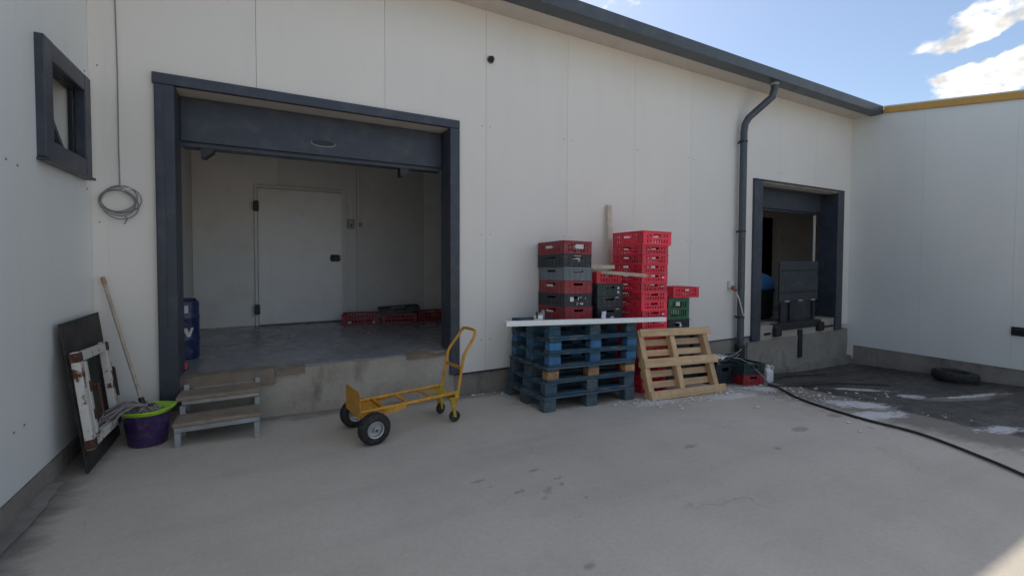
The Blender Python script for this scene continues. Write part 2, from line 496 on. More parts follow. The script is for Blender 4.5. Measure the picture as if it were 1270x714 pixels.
# ------------------------------------------------------------------ mesh helpers
class MB:
    def __init__(self):
        self.v, self.f = [], []

    def add(self, vs, fs):
        o = len(self.v)
        self.v += [tuple(x) for x in vs]
        self.f += [tuple(i + o for i in f) for f in fs]
        return self

    def box(self, x0, x1, y0, y1, z0, z1):
        vs = [(x, y, z) for z in (z0, z1) for y in (y0, y1) for x in (x0, x1)]
        return self.add(vs, [(0, 2, 3, 1), (4, 5, 7, 6), (0, 1, 5, 4), (2, 6, 7, 3), (0, 4, 6, 2), (1, 3, 7, 5)])

    def obox(self, size, mat):
        sx, sy, sz = (s / 2 for s in size)
        vs = [mat @ Vector((x, y, z)) for z in (-sz, sz) for y in (-sy, sy) for x in (-sx, sx)]
        return self.add(vs, [(0, 2, 3, 1), (4, 5, 7, 6), (0, 1, 5, 4), (2, 6, 7, 3), (0, 4, 6, 2), (1, 3, 7, 5)])

    def bar(self, a, b, w, h, upv=(0, 0, 1)):
        """rectangular bar from a to b; w across, h along up"""
        a, b = Vector(a), Vector(b)
        d = (b - a)
        L = d.length
        d.normalize()
        s = d.cross(Vector(upv)).normalized()
        u = s.cross(d)
        mt = Matrix((d, s, u)).transposed().to_4x4()
        mt.translation = (a + b) / 2
        return self.obox((L, w, h), mt)

    def tube(self, pts, r, seg=8, caps=True, closed=False):
        pts = [Vector(p) for p in pts]
        n = len(pts)
        rs = r if isinstance(r, (list, tuple)) else [r] * n
        rings = []
        t0 = (pts[1] - pts[0]).normalized()
        ref = Vector((0, 0, 1)) if abs(t0.z) < .9 else Vector((1, 0, 0))
        u = t0.cross(ref).normalized()
        vs = []
        for i, p in enumerate(pts):
            if closed:
                t = (pts[(i + 1) % n] - pts[i - 1]).normalized()
            else:
                t = (pts[min(i + 1, n - 1)] - pts[max(i - 1, 0)]).normalized()
            u = (u - t * u.dot(t)).normalized()
            w = t.cross(u)
            for k in range(seg):
                a = 2 * math.pi * k / seg
                vs.append(p + (u * math.cos(a) + w * math.sin(a)) * rs[i])
        fs = []
        m_ = n if closed else n - 1
        for i in range(m_):
            j = (i + 1) % n
            for k in range(seg):
                l = (k + 1) % seg
                fs.append((i * seg + k, i * seg + l, j * seg + l, j * seg + k))
        if caps and not closed:
            fs.append(tuple(range(seg))[::-1])
            fs.append(tuple((n - 1) * seg + k for k in range(seg)))
        return self.add(vs, fs)

    def lathe(self, prof, seg=24, mat=None, sx=1.0, sy=1.0, ring=False):
        mat = mat or Matrix.Identity(4)
        vs, fs = [], []
        for (r, z) in prof:
            for k in range(seg):
                a = 2 * math.pi * k / seg
                vs.append(mat @ Vector((r * math.cos(a) * sx, r * math.sin(a) * sy, z)))
        n = len(prof)
        for i in range(n - 1):
            for k in range(seg):
                l = (k + 1) % seg
                fs.append((i * seg + k, i * seg + l, (i + 1) * seg + l, (i + 1) * seg + k))
        if ring:
            for k in range(seg):
                l = (k + 1) % seg
                fs.append(((n - 1) * seg + k, (n - 1) * seg + l, l, k))
        else:
            fs.append(tuple(range(seg))[::-1])
            fs.append(tuple((n - 1) * seg + k for k in range(seg)))
        return self.add(vs, fs)

    def prism(self, poly, d0, d1, mat=None):
        """polygon in (x,z), extruded along y"""
        mat = mat or Matrix.Identity(4)
        n = len(poly)
        vs = [mat @ Vector((x, d0, z)) for x, z in poly] + [mat @ Vector((x, d1, z)) for x, z in poly]
        fs = [tuple(range(n)), tuple(range(2 * n - 1, n - 1, -1))]
        for i in range(n):
            j = (i + 1) % n
            fs.append((i, i + n, j + n, j))
        return self.add(vs, fs)

    def mesh(self, name, mat, bevel=0.0, smooth=False, seg=1):
        me = bpy.data.meshes.new(name)
        me.from_pydata(self.v, [], self.f)
        bm = bmesh.new()
        bm.from_mesh(me)
        bmesh.ops.recalc_face_normals(bm, faces=bm.faces)
        if bevel:
            bmesh.ops.bevel(bm, geom=list(bm.edges), offset=bevel, segments=seg, affect='EDGES', clamp_overlap=True)
        bm.to_mesh(me)
        bm.free()
        me.materials.append(M[mat])
        if smooth:
            me.shade_smooth()
            try:
                me.set_sharp_from_angle(angle=R(40))
            except Exception:
                pass
        return me

    def build(self, name, mat, parent=None, bevel=0.0, smooth=False, seg=1):
        return link(name, self.mesh(name, mat, bevel, smooth, seg), parent)


def link(name, data, parent=None, loc=None, rot=None):
    o = bpy.data.objects.new(name, data)
    COL.objects.link(o)
    if parent is not None:
        o.parent = parent
    if loc is not None:
        o.location = loc
    if rot is not None:
        o.rotation_euler = rot
    return o


def tag(o, label, cat, group=None):
    o['label'] = label
    o['category'] = cat
    if group:
        o['group'] = group
    return o


def thing(name, label, cat, loc=(0, 0, 0), rot=(0, 0, 0), group=None):
    o = link(name, None, None, loc, rot)
    o.empty_display_size = .1
    return tag(o, label, cat, group)


def kids(o):
    return [c for c in COL.objects if c.parent == o]


def copy_tree(o, parent=None):
    c = o.copy()
    COL.objects.link(c)
    c.parent = parent
    for ch in kids(o):
        copy_tree(ch, c)
    return c


# ------------------------------------------------------------------ ground
K = .94
GX = [-1.3, 0.25, 2.4, 4, 5.2, 6, 9, 11.2]
GR = [(0., [.03, 0, 0, -.01, -.03, -.06, -.30, -.40]),
      (2.4, [.06, .02, 0, -.03, -.07, -.13, -.42, -.53]),
      (3.7, [.07, .015, -.03, -.08, -.12, -.19, -.50, -.60]),
      (5.0, [.09, .012, -.06, -.15, -.25, -.34, -.60, -.66])]


def lerp_tab(xs, ys, x):
    if x <= xs[0]:
        return ys[0]
    for i in range(1, len(xs)):
        if x <= xs[i]:
            t = (x - xs[i - 1]) / (xs[i] - xs[i - 1])
            return ys[i - 1] + (ys[i] - ys[i - 1]) * t
    return ys[-1]


def gz(x, y):
    X, Y = x / K, min(y / K, 5.0)
    return K * lerp_tab([r[0] for r in GR], [lerp_tab(GX, r[1], X) for r in GR], Y)


WY = 4.70          # main wall plane
XL = -1.222        # left wall plane
XR = 10.415        # right wall plane


def sm(a, b, x):
    t = max(0, min(1, (x - a) / (b - a)))
    return t * t * (3 - 2 * t)


def blob(x, y, cx, cy, rx, ry, ang=0.0):
    dx, dy = x - cx, y - cy
    c, s = math.cos(ang), math.sin(ang)
    u, v = (dx * c + dy * s) / rx, (-dx * s + dy * c) / ry
    return max(0.0, 1.0 - math.sqrt(u * u + v * v))


def make_ground():
    xs = [-400, -150, -60, -25, -12, -6, -3, -2] + [-1.5 + .04 * i for i in range(308)] + [11.5, 13, 16, 22, 35, 70, 160, 400]
    ys = [-400, -150, -60, -25, -12, -6, -3, -1.5, -.8, -.3] + [0 + .036 * i for i in range(140)] + [5.5, 7, 10, 16, 30, 70, 160, 400]
    nx, ny = len(xs), len(ys)
    vs, grime, wet, res, spot = [], [], [], [], []
    spots = [(1.40, 2.45, .045, .04), (1.56, 2.36, .05, .035), (1.60, 2.41, .03, .025), (1.70, 2.40, .03, .03), (1.72, 2.48, .035, .03),
             (1.50, 2.29, .03, .025), (1.45, 2.32, .025, .025), (1.80, 2.36, .04, .025), (1.64, 2.66, .07, .035), (1.22, 2.70, .07, .04),
             (1.56, 2.06, .03, .03), (1.40, 2.20, .025, .025), (1.64, 1.85, .03, .03), (1.36, 1.68, .07, .03), (1.27, 2.58, .03, .025),
             (4.24, 2.27, .17, .07), (3.0, 2.45, .11, .05), (5.0, 2.35, .14, .08), (3.6, 2.1, .05, .04), (4.9, 2.0, .05, .04),
             (1.75, 2.2, .02, .02), (1.9, 2.5, .03, .02), (2.4, 1.6, .03, .03)]
    for y in ys:
        for x in xs:
            z = gz(x, y)
            if -1.5 < x < 11 and 0 < y < 4.9:
                z += .006 * (mnoise.noise(Vector((x * .9, y * .9, 0))))
            vs.append((x, y, z))
            e = 6.25 + .12 * math.sin(y * 2.3) - .35 * sm(2.2, .2, y)
            w = sm(e - .45, e + .45, x) * (1 if y > .2 else sm(-1.5, .2, y))
            w *= 1 - .75 * blob(x, y, 8.3, 2.3, 1.6, .16, -.12) ** .5
            wet.append(w * 1.0)
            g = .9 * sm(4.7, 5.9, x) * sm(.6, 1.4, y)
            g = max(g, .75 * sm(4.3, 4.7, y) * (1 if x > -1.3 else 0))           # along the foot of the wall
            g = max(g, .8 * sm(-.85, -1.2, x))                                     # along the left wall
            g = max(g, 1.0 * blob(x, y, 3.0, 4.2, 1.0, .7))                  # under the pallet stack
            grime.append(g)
            r = 0
            for b in ((5.95, 2.55, .75, .34, -.25), (5.6, 2.2, .8, .2, -.1), (6.3, 1.5, .6, .16, -.2), (7.5, 2.62, .42, .2, 0), (8.6, 2.35, 1.3, .1, -.12),  # white residue; one patch is a puddle's sky reflection put into the colour
                      (6.0, 1.1, .7, .12, -.1), (4.75, 3.3, .6, .16, -.1), (5.6, 3.5, .5, .3, 0), (3.7, 3.5, .5, .14, 0), (7.3, 3.1, .8, .16, -.4)):
                r = max(r, blob(x, y, *b) ** .6)
            res.append(.97 * r)
            s = 0
            for q in spots:
                s = max(s, min(1, 2.0 * blob(x, y, q[0], q[1], q[2] * .95, q[3] * .95)))
            spot.append(s)
    fs = [(j * nx + i, j * nx + i + 1, (j + 1) * nx + i + 1, (j + 1) * nx + i) for j in range(ny - 1) for i in range(nx - 1)]
    me = bpy.data.meshes.new('ground')
    me.from_pydata(vs, [], fs)
    for nm, arr in (('grime', grime), ('wet', wet), ('residue_and_sheen', res), ('spot', spot)):
        a = me.attributes.new(nm, 'FLOAT', 'POINT')
        a.data.foreach_set('value', arr)
    me.materials.append(M['ground'])
    me.shade_smooth()
    o = link('ground', me)
    o['kind'] = 'structure'
    return o


ground = make_ground()


# ------------------------------------------------------------------ buildings
def rects_minus(rect, holes):
    """split rect (a0,a1,b0,b1) minus holes into rects"""
    xs = sorted({rect[0], rect[1], *[min(max(h[i], rect[0]), rect[1]) for h in holes for i in (0, 1)]})
    out = []
    for x0, x1 in zip(xs, xs[1:]):
        if x1 - x0 < 1e-5:
            continue
        segs = [(rect[2], rect[3])]
        for h in holes:
            if h[0] <= x0 + 1e-6 and h[1] >= x1 - 1e-6:
                new = []
                for a, b in segs:
                    if h[3] <= a or h[2] >= b:
                        new.append((a, b))
                        continue
                    if h[2] > a:
                        new.append((a, h[2]))
                    if h[3] < b:
                        new.append((h[3], b))
                segs = new
        out += [(x0, x1, a, b) for a, b in segs]
    return out


warehouse = thing('warehouse', 'long white panelled warehouse with two anthracite framed loading doors', 'building', (0, WY, 0))
D1 = (-.81, 1.88, .20, 3.02)      # door 1 outer frame
D2 = (7.205, 10.105, .095, 2.862)   # door 2 outer frame
HOLES = [(-.70, 1.78, -1, 2.95), (7.40, 9.90, -1, 2.80)]
PW = 1.149
WB = .195                          # bottom of the white panels
WT = 4.36
k0 = -3
for k in range(k0, 11):
    xa, xb = -1.225 + PW * k, -1.225 + PW * (k + 1)
    if xa > XR - .1:
        break
    xb = min(xb, XR + .1)
    mb = MB()
    for (a, b, c, d) in rects_minus((xa + .0015, xb - .0015, WB, WT), HOLES):
        mb.box(a, b, 0, .10, c, d)
    mb.build('wall_panel', 'panel', warehouse)
# backing a little behind the joints, only a thin core
mb = MB()
for (a, b, c, d) in rects_minus((-4.6, XR + .2, WB - .0, WT), HOLES):
    mb.box(a, b, .104, .16, c, d)
mb.build('wall_core', 'panel_inside', warehouse)
# base flashing under the panels, plinth pieces
MB().box(1.885, 7.2, -.006, .03, WB - .018, WB - .001).build('base_flashing', 'anthracite', warehouse)
# plinth with uneven face
def rough_block(name, x0, x1, y0, y1, z0, z1, mat, parent, amp=.012, step=.09, zjag=0.0, seedv=0.0):
    nx = max(2, int((x1 - x0) / step))
    nz = max(2, int((z1 - z0) / step))
    vs, fs = [], []
    for j in range(nz + 1):
        for i in range(nx + 1):
            x, z = x0 + (x1 - x0) * i / nx, z0 + (z1 - z0) * j / nz
            d = amp * mnoise.noise(Vector((x * 3 + seedv, z * 3, 1.3))) + amp * .6 * mnoise.noise(Vector((x * 11 + seedv, z * 11, 4.3)))
            if j == nz:
                z += zjag * min(0, mnoise.noise(Vector((x * 4 + seedv, 0, 9)))) * 2
                d += zjag * .5
            vs.append((x, y0 - d, z))
    o = (nx + 1) * (nz + 1)
    for i in range(nx + 1):
        vs.append((x0 + (x1 - x0) * i / nx, y1, z1))
    for i in range(nx + 1):
        vs.append((x0 + (x1 - x0) * i / nx, y1, z0))
    W_ = nx + 1
    for j in range(nz):
        for i in range(nx):
            fs.append((j * W_ + i, j * W_ + i + 1, (j + 1) * W_ + i + 1, (j + 1) * W_ + i))
    for i in range(nx):
        fs.append((nz * W_ + i, nz * W_ + i + 1, o + i + 1, o + i))
        fs.append((o + i, o + i + 1, o + W_ + i + 1, o + W_ + i))
        fs.append((o + W_ + i, o + W_ + i + 1, i + 1, i))
    fs.append(tuple([j * W_ for j in range(nz + 1)] + [o, o + W_]))
    fs.append(tuple([j * W_ + nx for j in range(nz + 1)][::-1] + [o + W_ + nx, o + nx]))
    b = MB().add(vs, fs)
    return b.build(name, mat, parent, smooth=True)


rough_block('plinth', 1.80, 7.40, .012, .2, -.8, WB - .02, 'plinth', warehouse, .010, seedv=3)
rough_block('plinth', XL, -.72, .012, .2, -.3, WB - .001, 'plinth', warehouse, .008, seedv=8)
MB().box(XL + .001, XL + .10, -.003, -.0005, WB, WT).build('corner_trim', 'panel', warehouse)
# eaves
MB().box(-4.6, XR + .25, -.32, .0, WT - .028, WT + .02).build('soffit', 'soffit', warehouse)
gut = MB().prism([(-.512, 4.44), (-.525, 4.44), (-.525, 4.425), (-.512, 4.30), (-.318, 4.30), (-.310, 4.32), (-.310, 4.44), (-.322, 4.44), (-.322, 4.335), (-.502, 4.31)],
                 -4.6, XR - .003, Matrix(((0, 1, 0, 0), (1, 0, 0, 0), (0, 0, 1, 0), (0, 0, 0, 1))))
gutter = gut.build('gutter', 'gutter', warehouse)
MB().box(XR - .002, XR + .003, -.520, -.312, 4.302, 4.436).build('end_cap', 'gutter', gutter)
rf = MB()
rf.add([(-4.6, -.36, 4.43), (XR + .4, -.36, 4.43), (XR + .4, 12, 5.3), (-4.6, 12, 5.3), (-4.6, -.36, 4.39), (XR + .4, -.36, 4.39), (XR + .4, 12, 5.2), (-4.6, 12, 5.2)],
       [(0, 1, 2, 3), (7, 6, 5, 4), (0, 4, 5, 1), (1, 5, 6, 2), (2, 6, 7, 3), (3, 7, 4, 0)])
rf.build('roof', 'gutter', warehouse)
# panel screws
mb = MB()
for k in range(-1, 9):
    xx = -1.225 + PW * (k + 1)
    for zz in (3.02, 1.78, .55):
        for dx in (-.055, .055):
            x_, z_ = xx + dx + random.uniform(-.006, .006), zz + random.uniform(-.01, .01)
            if any(h[0] - .15 < x_ < h[1] + .15 and z_ < h[3] + .12 for h in HOLES):
                continue
            if x_ < XL + .02 or x_ > XR - .05:
                continue
            mb.lathe([(.007, 0), (.007, .003), (.004, .006)], 8, Matrix.Translation((x_, 0, z_)) @ Matrix.Rotation(R(90), 4, 'X'))
so = mb.build('panel_screws', 'screw', warehouse)
so['kind'] = 'stuff'

# loading door 1 frame
fr = link('loading_door_frame', None, warehouse)
MB().box(-.81, -.675, -.045, .26, .20, 2.93).build('jamb', 'anthracite', fr, .004)
MB().box(1.768, 1.88, -.045, .26, .20, 2.93).build('jamb', 'anthracite', fr, .004)
MB().box(-.822, 1.88, -.047, .0, 2.932, 3.022).build('header', 'anthracite', fr, .004)
MB().box(-.672, 1.766, .002, .24, 2.934, 2.975).build('header_soffit', 'soffit', fr)
MB().box(-.672, 1.765, .225, .262, 2.54, 2.931).build('lintel_beam', 'anthracite', fr, .003)
MB().box(-.672, 1.765, .262, .40, 2.50, 2.545).build('beam_flange', 'anthracite', fr, .003)
MB().box(-.80, -.745, -.052, -.046, .9, 2.91).build('edge_strip', 'anthracite', fr, .002)
el = [(.11 * math.cos(a), .030 * math.sin(a)) for a in [2 * math.pi * i / 28 for i in range(28)]]
bd = MB().prism(el, .2235, .2255, Matrix.Translation((.505, 0, 2.662))).build('maker_badge', 'black_metal', fr)
el2 = [(x * 1.05, z * 1.1 - .002) for x, z in el]
MB().prism(el2, .2243, .2256, Matrix.Translation((.505, 0, 2.660))).build('badge_rim', 'grey_box', fr)
for xx in (-.53, 1.30):
    MB().prism([(0, 0), (.10, 0), (.10, -.02), (.03, -.085), (0, -.085)], .27, .40, Matrix.Translation((xx, 0, 2.50))).build('beam_bracket', 'black_metal', fr)

# platform and the room behind door 1
FZ = .470
rough_block('dock_front', -.80, 1.82, -.005, .5, -.3, FZ - .012, 'dock_concrete', warehouse, .010, .07, .012, 1)
MB().box(-.95, 3.6, .02, 3.2, FZ - .06, FZ).build('room_floor', 'epoxy', warehouse)
rough_block('broken_lip', -.70, .05, -.022, .12, FZ - .14, FZ + .004, 'dock_brown', warehouse, .02, .04, .012, 5)
rough_block('broken_lip', .05, .30, -.014, .10, FZ - .075, FZ + .003, 'dock_brown', warehouse, .02, .03, .02, 15)
rough_block('broken_lip', 1.28, 1.74, -.012, .10, FZ - .055, FZ + .003, 'dock_brown', warehouse, .02, .03, .02, 11)
BY = 7.79 - WY
for xa, xb in ((-.95, .15), (.15, 1.30), (1.30, 2.45), (2.45, 3.6)):
    MB().box(xa + .002, xb - .002, BY, BY + .1, FZ - .05, 3.7).build('room_wall_panel', 'panel_inside', warehouse)
MB().box(-1.05, 3.7, BY + .102, BY + .2, FZ - .05, 3.78).build('room_light_stop', 'panel_inside', warehouse)  # added backing, stops daylight leaking through the panel joints
MB().box(-1.05, -.952, .17, BY + .1, FZ - .05, 3.7).build('room_side_wall', 'panel_inside', warehouse)
MB().box(3.60, 3.70, .17, BY + .1, FZ - .05, 3.7).build('room_side_wall', 'panel_inside', warehouse)
MB().box(-1.05, 3.7, .17, BY + .1, 3.7, 3.78).build('room_ceiling', 'panel_inside', warehouse)
MB().box(-.95, -.18, BY - .014, BY - .001, FZ, FZ + .11).build('skirting', 'panel', warehouse, .003)
MB().box(1.14, 3.59, BY - .014, BY - .001, FZ, FZ + .09).build('skirting', 'panel', warehouse, .003)
# cold-store door on the back wall
dr = link('cold_store_door', None, warehouse)
MB().box(-.175, -.135, BY - .05, BY - .001, FZ, 2.60).build('door_frame_post', 'panel_inside', dr, .003)
MB().box(1.065, 1.105, BY - .05, BY - .001, FZ, 2.60).build('door_frame_post', 'panel_inside', dr, .003)
MB().box(-.135, 1.065, BY - .05, BY - .001, 2.548, 2.60).build('door_frame_head', 'panel_inside', dr, .003)
MB().box(-.13, 1.06, BY - .085, BY - .002, FZ + .018, 2.54).build('door_leaf', 'door_leaf', dr, .008, True, 2)
MB().box(.04, .046, BY - .0875, BY - .0855, FZ + .03, 2.52).build('leaf_seam', 'panel_inside', dr)
for zc in (2.27, .72):
    MB().box(-.19, -.115, BY - .115, BY - .06, zc - .075, zc + .075).build('hinge', 'black_metal', dr, .008, True, 2)
lk = MB().box(.87, 1.03, BY - .13, BY - .086, 1.44, 1.55).build('lock_case', 'black_metal', dr, .02, True, 3)
MB().box(.90, .94, BY - .16, BY - .13, 1.47, 1.53).build('handle', 'black_metal', lk, .006)
MB().lathe([(.009, 0), (.009, .005)], 10, Matrix.Translation((1.015, BY - .131, 1.50)) @ Matrix.Rotation(R(90), 4, 'X')).build('keyhole', 'galvanised', lk)
MB().box(1.19, 1.215, BY - .02, BY - .001, 2.13, 3.69).build('conduit', 'panel_inside', warehouse, .003)
MB().box(1.35, 1.375, BY - .02, BY - .001, 2.08, 3.69).build('conduit', 'panel_inside', warehouse, .003)
MB().lathe([(.028, -.03), (.03, 0), (.024, .04)], 12, Matrix.Translation((1.362, BY - .022, 2.05))).build('conduit_end', 'grey_box', warehouse, 0, True)

# loading door 2: deep frame, dock and the dark room behind
fr2 = link('dock_door_frame', None, warehouse)
MB().box(7.205, 7.435, -.04, .30, .10, 2.837).build('jamb', 'anthracite', fr2, .004)
MB().box(9.875, 10.105, -.04, .32, .10, 2.837).build('jamb', 'anthracite', fr2, .004)
MB().box(7.200, 10.110, -.042, .03, 2.838, 2.864).build('header', 'anthracite', fr2, .004)
MB().box(7.436, 9.874, -.03, .30, 2.802, 2.837).build('header_soffit', 'dock_brown', fr2)
MB().box(7.436, 9.874, .28, .33, 2.44, 2.801).build('lintel_beam', 'anthracite', fr2, .003)
MB().box(7.436, 9.874, .331, .42, 2.40, 2.45).build('beam_flange', 'anthracite', fr2, .003)
MB().box(9.845, 9.858, .36, .40, 1.3, 2.44).build('light_slit_strip', 'panel', fr2)  # white strip paints the slit of light at the right inner jamb
rough_block('dock_front', 7.12, XR - .02, -.012, .5, -.9, .09, 'plinth', warehouse, .010, .08, .01, 21)
rough_block('dock_upper', 7.437, 9.872, -.006, .3, .09, .34, 'dock_concrete', warehouse, .006, .08, .008, 25)
rough_block('dock_kerb', 7.3, XR - .02, -.10, .02, -.9, -.44, 'plinth', warehouse, .015, .08, .02, 31)
MB().box(7.0, 13.5, .30, 3.4, .26, .33).build('room_floor', 'epoxy', warehouse)
for (a, b, c, d) in rects_minus((7.0, 11.2, .3, 3.4), [(9.5, 11.1, 0, 2.52)]):
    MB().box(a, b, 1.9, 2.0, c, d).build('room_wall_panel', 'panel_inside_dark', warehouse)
MB().box(6.9, 13.6, 3.5, 3.6, .2, 3.48).build('passage_wall', 'near_black', warehouse)  # near-black walls close the passage, the doorway's darkness put into their colour
MB().box(6.9, 13.6, 3.402, 3.5, .22, .3).build('passage_floor', 'near_black', warehouse)
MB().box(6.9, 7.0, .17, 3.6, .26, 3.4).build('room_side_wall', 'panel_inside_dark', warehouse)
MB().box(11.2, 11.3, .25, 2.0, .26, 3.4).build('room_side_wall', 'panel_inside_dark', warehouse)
MB().box(13.5, 13.6, .17, 3.6, .26, 3.4).build('passage_wall', 'near_black', warehouse)
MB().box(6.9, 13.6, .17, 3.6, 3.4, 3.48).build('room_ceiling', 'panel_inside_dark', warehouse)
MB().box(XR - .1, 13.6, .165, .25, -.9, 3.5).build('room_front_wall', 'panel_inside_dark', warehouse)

# downspout
dp = link('downspout', None, warehouse)
px, py = 6.79, -.10
pth = [(px, py, .03), (px, py, 1.2), (px, py, 2.4), (px, py, 3.55), (px + .01, py - .01, 3.68), (px + .05, py - .045, 3.78)]
ex, ey, ez = 7.10, -.40, 4.14
pth += [(px + .05 + (ex - px - .08) * t, py - .045 + (ey - py + .06) * t, 3.78 + (ez - 3.84) * t) for t in (.25, .5, .75, 1.0)]
pth += [(ex, ey, ez + .06), (ex, ey, 4.31)]
MB().tube(pth, .055, 14).build('pipe', 'gutter', dp, 0, True)
MB().lathe([(.060, 0), (.066, .02), (.066, .035), (.060, .05)], 16, Matrix.Translation((ex, ey, 4.262))).build('outlet_ring', 'galvanised', dp, 0, True)
for zc in (3.40, 1.95, .55):
    b = MB().lathe([(.057, -.014), (.062, -.012), (.062, .012), (.057, .014)], 16, Matrix.Translation((px, py, zc)))
    b.box(px - .10, px - .055, py - .012, py + .012, zc - .012, zc + .012)
    b.box(px - .012, px + .012, py + .05, .0, zc - .012, zc + .012)
    b.build('pipe_bracket', 'black_metal', dp)
MB().lathe([(.075, -.25), (.075, .04), (.062, .055)], 14, Matrix.Translation((px, py, .05))).build('drain_collar', 'black_metal', dp, 0, True)

# ------------------------------------------------------------------ left building
left = thing('side_building', 'cool white panelled building wall on the left with a small dark window', 'building', (XL, 0, 0))
WIN = (3.765, 4.575, 2.11, 2.855)
LB, LT = .215, 4.9
ys_ = [WY - .001 - 1.149 * i for i in range(0, 9)]
for a, b in zip(ys_[1:], ys_):
    mb = MB()
    for (c, d, e, f) in rects_minus((a + .002, b - .002, LB, LT), [(WIN[0] + .06, WIN[1] - .06, WIN[2] + .06, WIN[3] - .06)]):
        mb.box(-.10, 0, c, d, e, f)
    mb.build('wall_panel', 'panel_left', left)
mb = MB()
for (c, d, e, f) in rects_minus((ys_[-1], ys_[0], LB, LT), [(WIN[0] + .06, WIN[1] - .06, WIN[2] + .06, WIN[3] - .06)]):
    mb.box(-.16, -.104, c, d, e, f)
mb.build('wall_core', 'panel_inside', left)
rb = rough_block('plinth', 0, 10, -.006, .16, -.3, LB - .008, 'plinth', left, .012, .09, seedv=41)
rb.rotation_euler = (0, 0, R(90))
rb.location = (0, ys_[0] - 10, 0)
rb2 = rough_block('footing', 0, 6, 0, .06, -.25, .085, 'plinth', left, .03, .08, .03, 47)
rb2.rotation_euler = (0, 0, R(90))
rb2.location = (.06, ys_[0] - 6.9, 0)
MB().box(-8, -.17, ys_[-1], WY - .02, LT, LT + .1).build('roof', 'gutter', left)
mb = MB()
for yy in (3.40, 3.52, 4.62):
    for zz in (2.93, 2.02, .56):
        mb.lathe([(.0075, 0), (.0075, .003), (.004, .006)], 8, Matrix.Translation((0, yy + random.uniform(-.01, .01), zz + random.uniform(-.01, .01))) @ Matrix.Rotation(R(90), 4, 'Y'))
so = mb.build('panel_screws', 'screw', left)
so['kind'] = 'stuff'
win = link('window', None, left)
y0, y1, z0, z1 = WIN
for nm, bx in (('frame_side', (-.02, .045, y0, y0 + .12, z0, z1)), ('frame_side', (-.02, .045, y1 - .12, y1, z0, z1)),
               ('frame_head', (-.02, .043, y0 + .12, y1 - .12, z1 - .12, z1)), ('frame_sill', (-.02, .043, y0 + .12, y1 - .12, z0, z0 + .12))):
    MB().box(*bx).build(nm, 'anthracite', win, .006)
for nm, bx in (('inner_frame', (-.050, -.021, y0 + .119, y0 + .140, z0 + .12, z1 - .12)), ('inner_frame', (-.050, -.021, y1 - .140, y1 - .119, z0 + .12, z1 - .12)),
               ('inner_frame', (-.050, -.021, y0 + .140, y1 - .140, z1 - .140, z1 - .119)), ('inner_frame', (-.050, -.021, y0 + .140, y1 - .140, z0 + .119, z0 + .140))):
    MB().box(*bx).build(nm, 'black_metal', win, .004)
MB().box(.0, .062, y0 - .012, y1 + .012, z0 - .022, z0 - .002).build('drip_sill', 'anthracite', win, .004)
# tilted sash, hinged at the foot, leaning into the room
sash_m = Matrix.Translation((-.085, 0, z0 + .125)) @ Matrix.Rotation(R(-15), 4, 'Y')
mb = MB()
sy0, sy1, sh = y0 + .125, y1 - .125, (z1 - z0) - .25
for (a, b, c, d) in ((sy0, sy0 + .05, 0, sh), (sy1 - .05, sy1, 0, sh), (sy0 + .05, sy1 - .05, 0, .05), (sy0 + .05, sy1 - .05, sh - .05, sh)):
    mb.obox((.05, b - a, d - c), sash_m @ Matrix.Translation((0, (a + b) / 2, (c + d) / 2)))
mb.build('tilted_sash', 'anthracite', win)
MB().obox((.012, sy1 - sy0 - .1, sh - .1), sash_m @ Matrix.Translation((0, (sy0 + sy1) / 2, sh / 2))).build('pane', 'glass', win)
for nm, bx in (('reveal_lining', (-.30, -.052, y1 - .118, y1 - .062, z0 + .06, z1 - .06)), ('reveal_lining', (-.30, -.052, y0 + .062, y0 + .118, z0 + .06, z1 - .06))):
    MB().box(*bx).build(nm, 'panel_left', win)
# the room behind that window: pale lining
MB().box(-1.6, -1.5, 2.6, 4.66, 1.2, 3.6).build('room_wall_panel', 'panel_inside', left)
MB().box(-1.5, -.17, 2.6, 2.7, 1.2, 3.6).build('room_wall_panel', 'panel_inside', left)
MB().box(-1.5, -.17, 4.60, 4.66, 1.2, 3.6).build('room_wall_panel', 'panel_inside', left)
MB().box(-1.6, -.17, 2.6, 4.66, 1.1, 1.2).build('room_floor', 'panel_inside_dark', left)
MB().box(-1.6, -.17, 2.6, 4.66, 3.6, 3.7).build('room_ceiling', 'panel_inside', left)

# ------------------------------------------------------------------ right building
right = thing('neighbour_building', 'pale panelled building wall on the right with ochre roof edge', 'building', (XR, 0, 0))
RB_ = -.235


def rtop(y):
    return 4.42 + (y - 4.165) * .155


ys_ = [WY - .001 - 1.149 * i for i in range(0, 8)]
for a, b in zip(ys_[1:], ys_):
    mb = MB().add([(0, a + .0007, RB_), (0, b - .0007, RB_), (0, b - .0007, rtop(b) - .05), (0, a + .0007, rtop(a) - .05),
                   (.1, a + .0007, RB_), (.1, b - .0007, RB_), (.1, b - .0007, rtop(b) - .05), (.1, a + .0007, rtop(a) - .05)],
                  [(0, 3, 2, 1), (4, 5, 6, 7), (0, 1, 5, 4), (1, 2, 6, 5), (2, 3, 7, 6), (3, 0, 4, 7)])
    mb.build('wall_panel', 'panel_right', right)
ya, yb = ys_[-1], ys_[0]
MB().add([(.104, ya, RB_), (.104, yb, RB_), (.104, yb, rtop(yb) - .06), (.104, ya, rtop(ya) - .06), (.16, ya, RB_), (.16, yb, RB_), (.16, yb, rtop(yb) - .06), (.16, ya, rtop(ya) - .06)],
         [(0, 3, 2, 1), (4, 5, 6, 7), (0, 1, 5, 4), (1, 2, 6, 5), (2, 3, 7, 6), (3, 0, 4, 7)]).build('wall_core', 'panel_inside', right)
t0, t1 = ya, 4.16
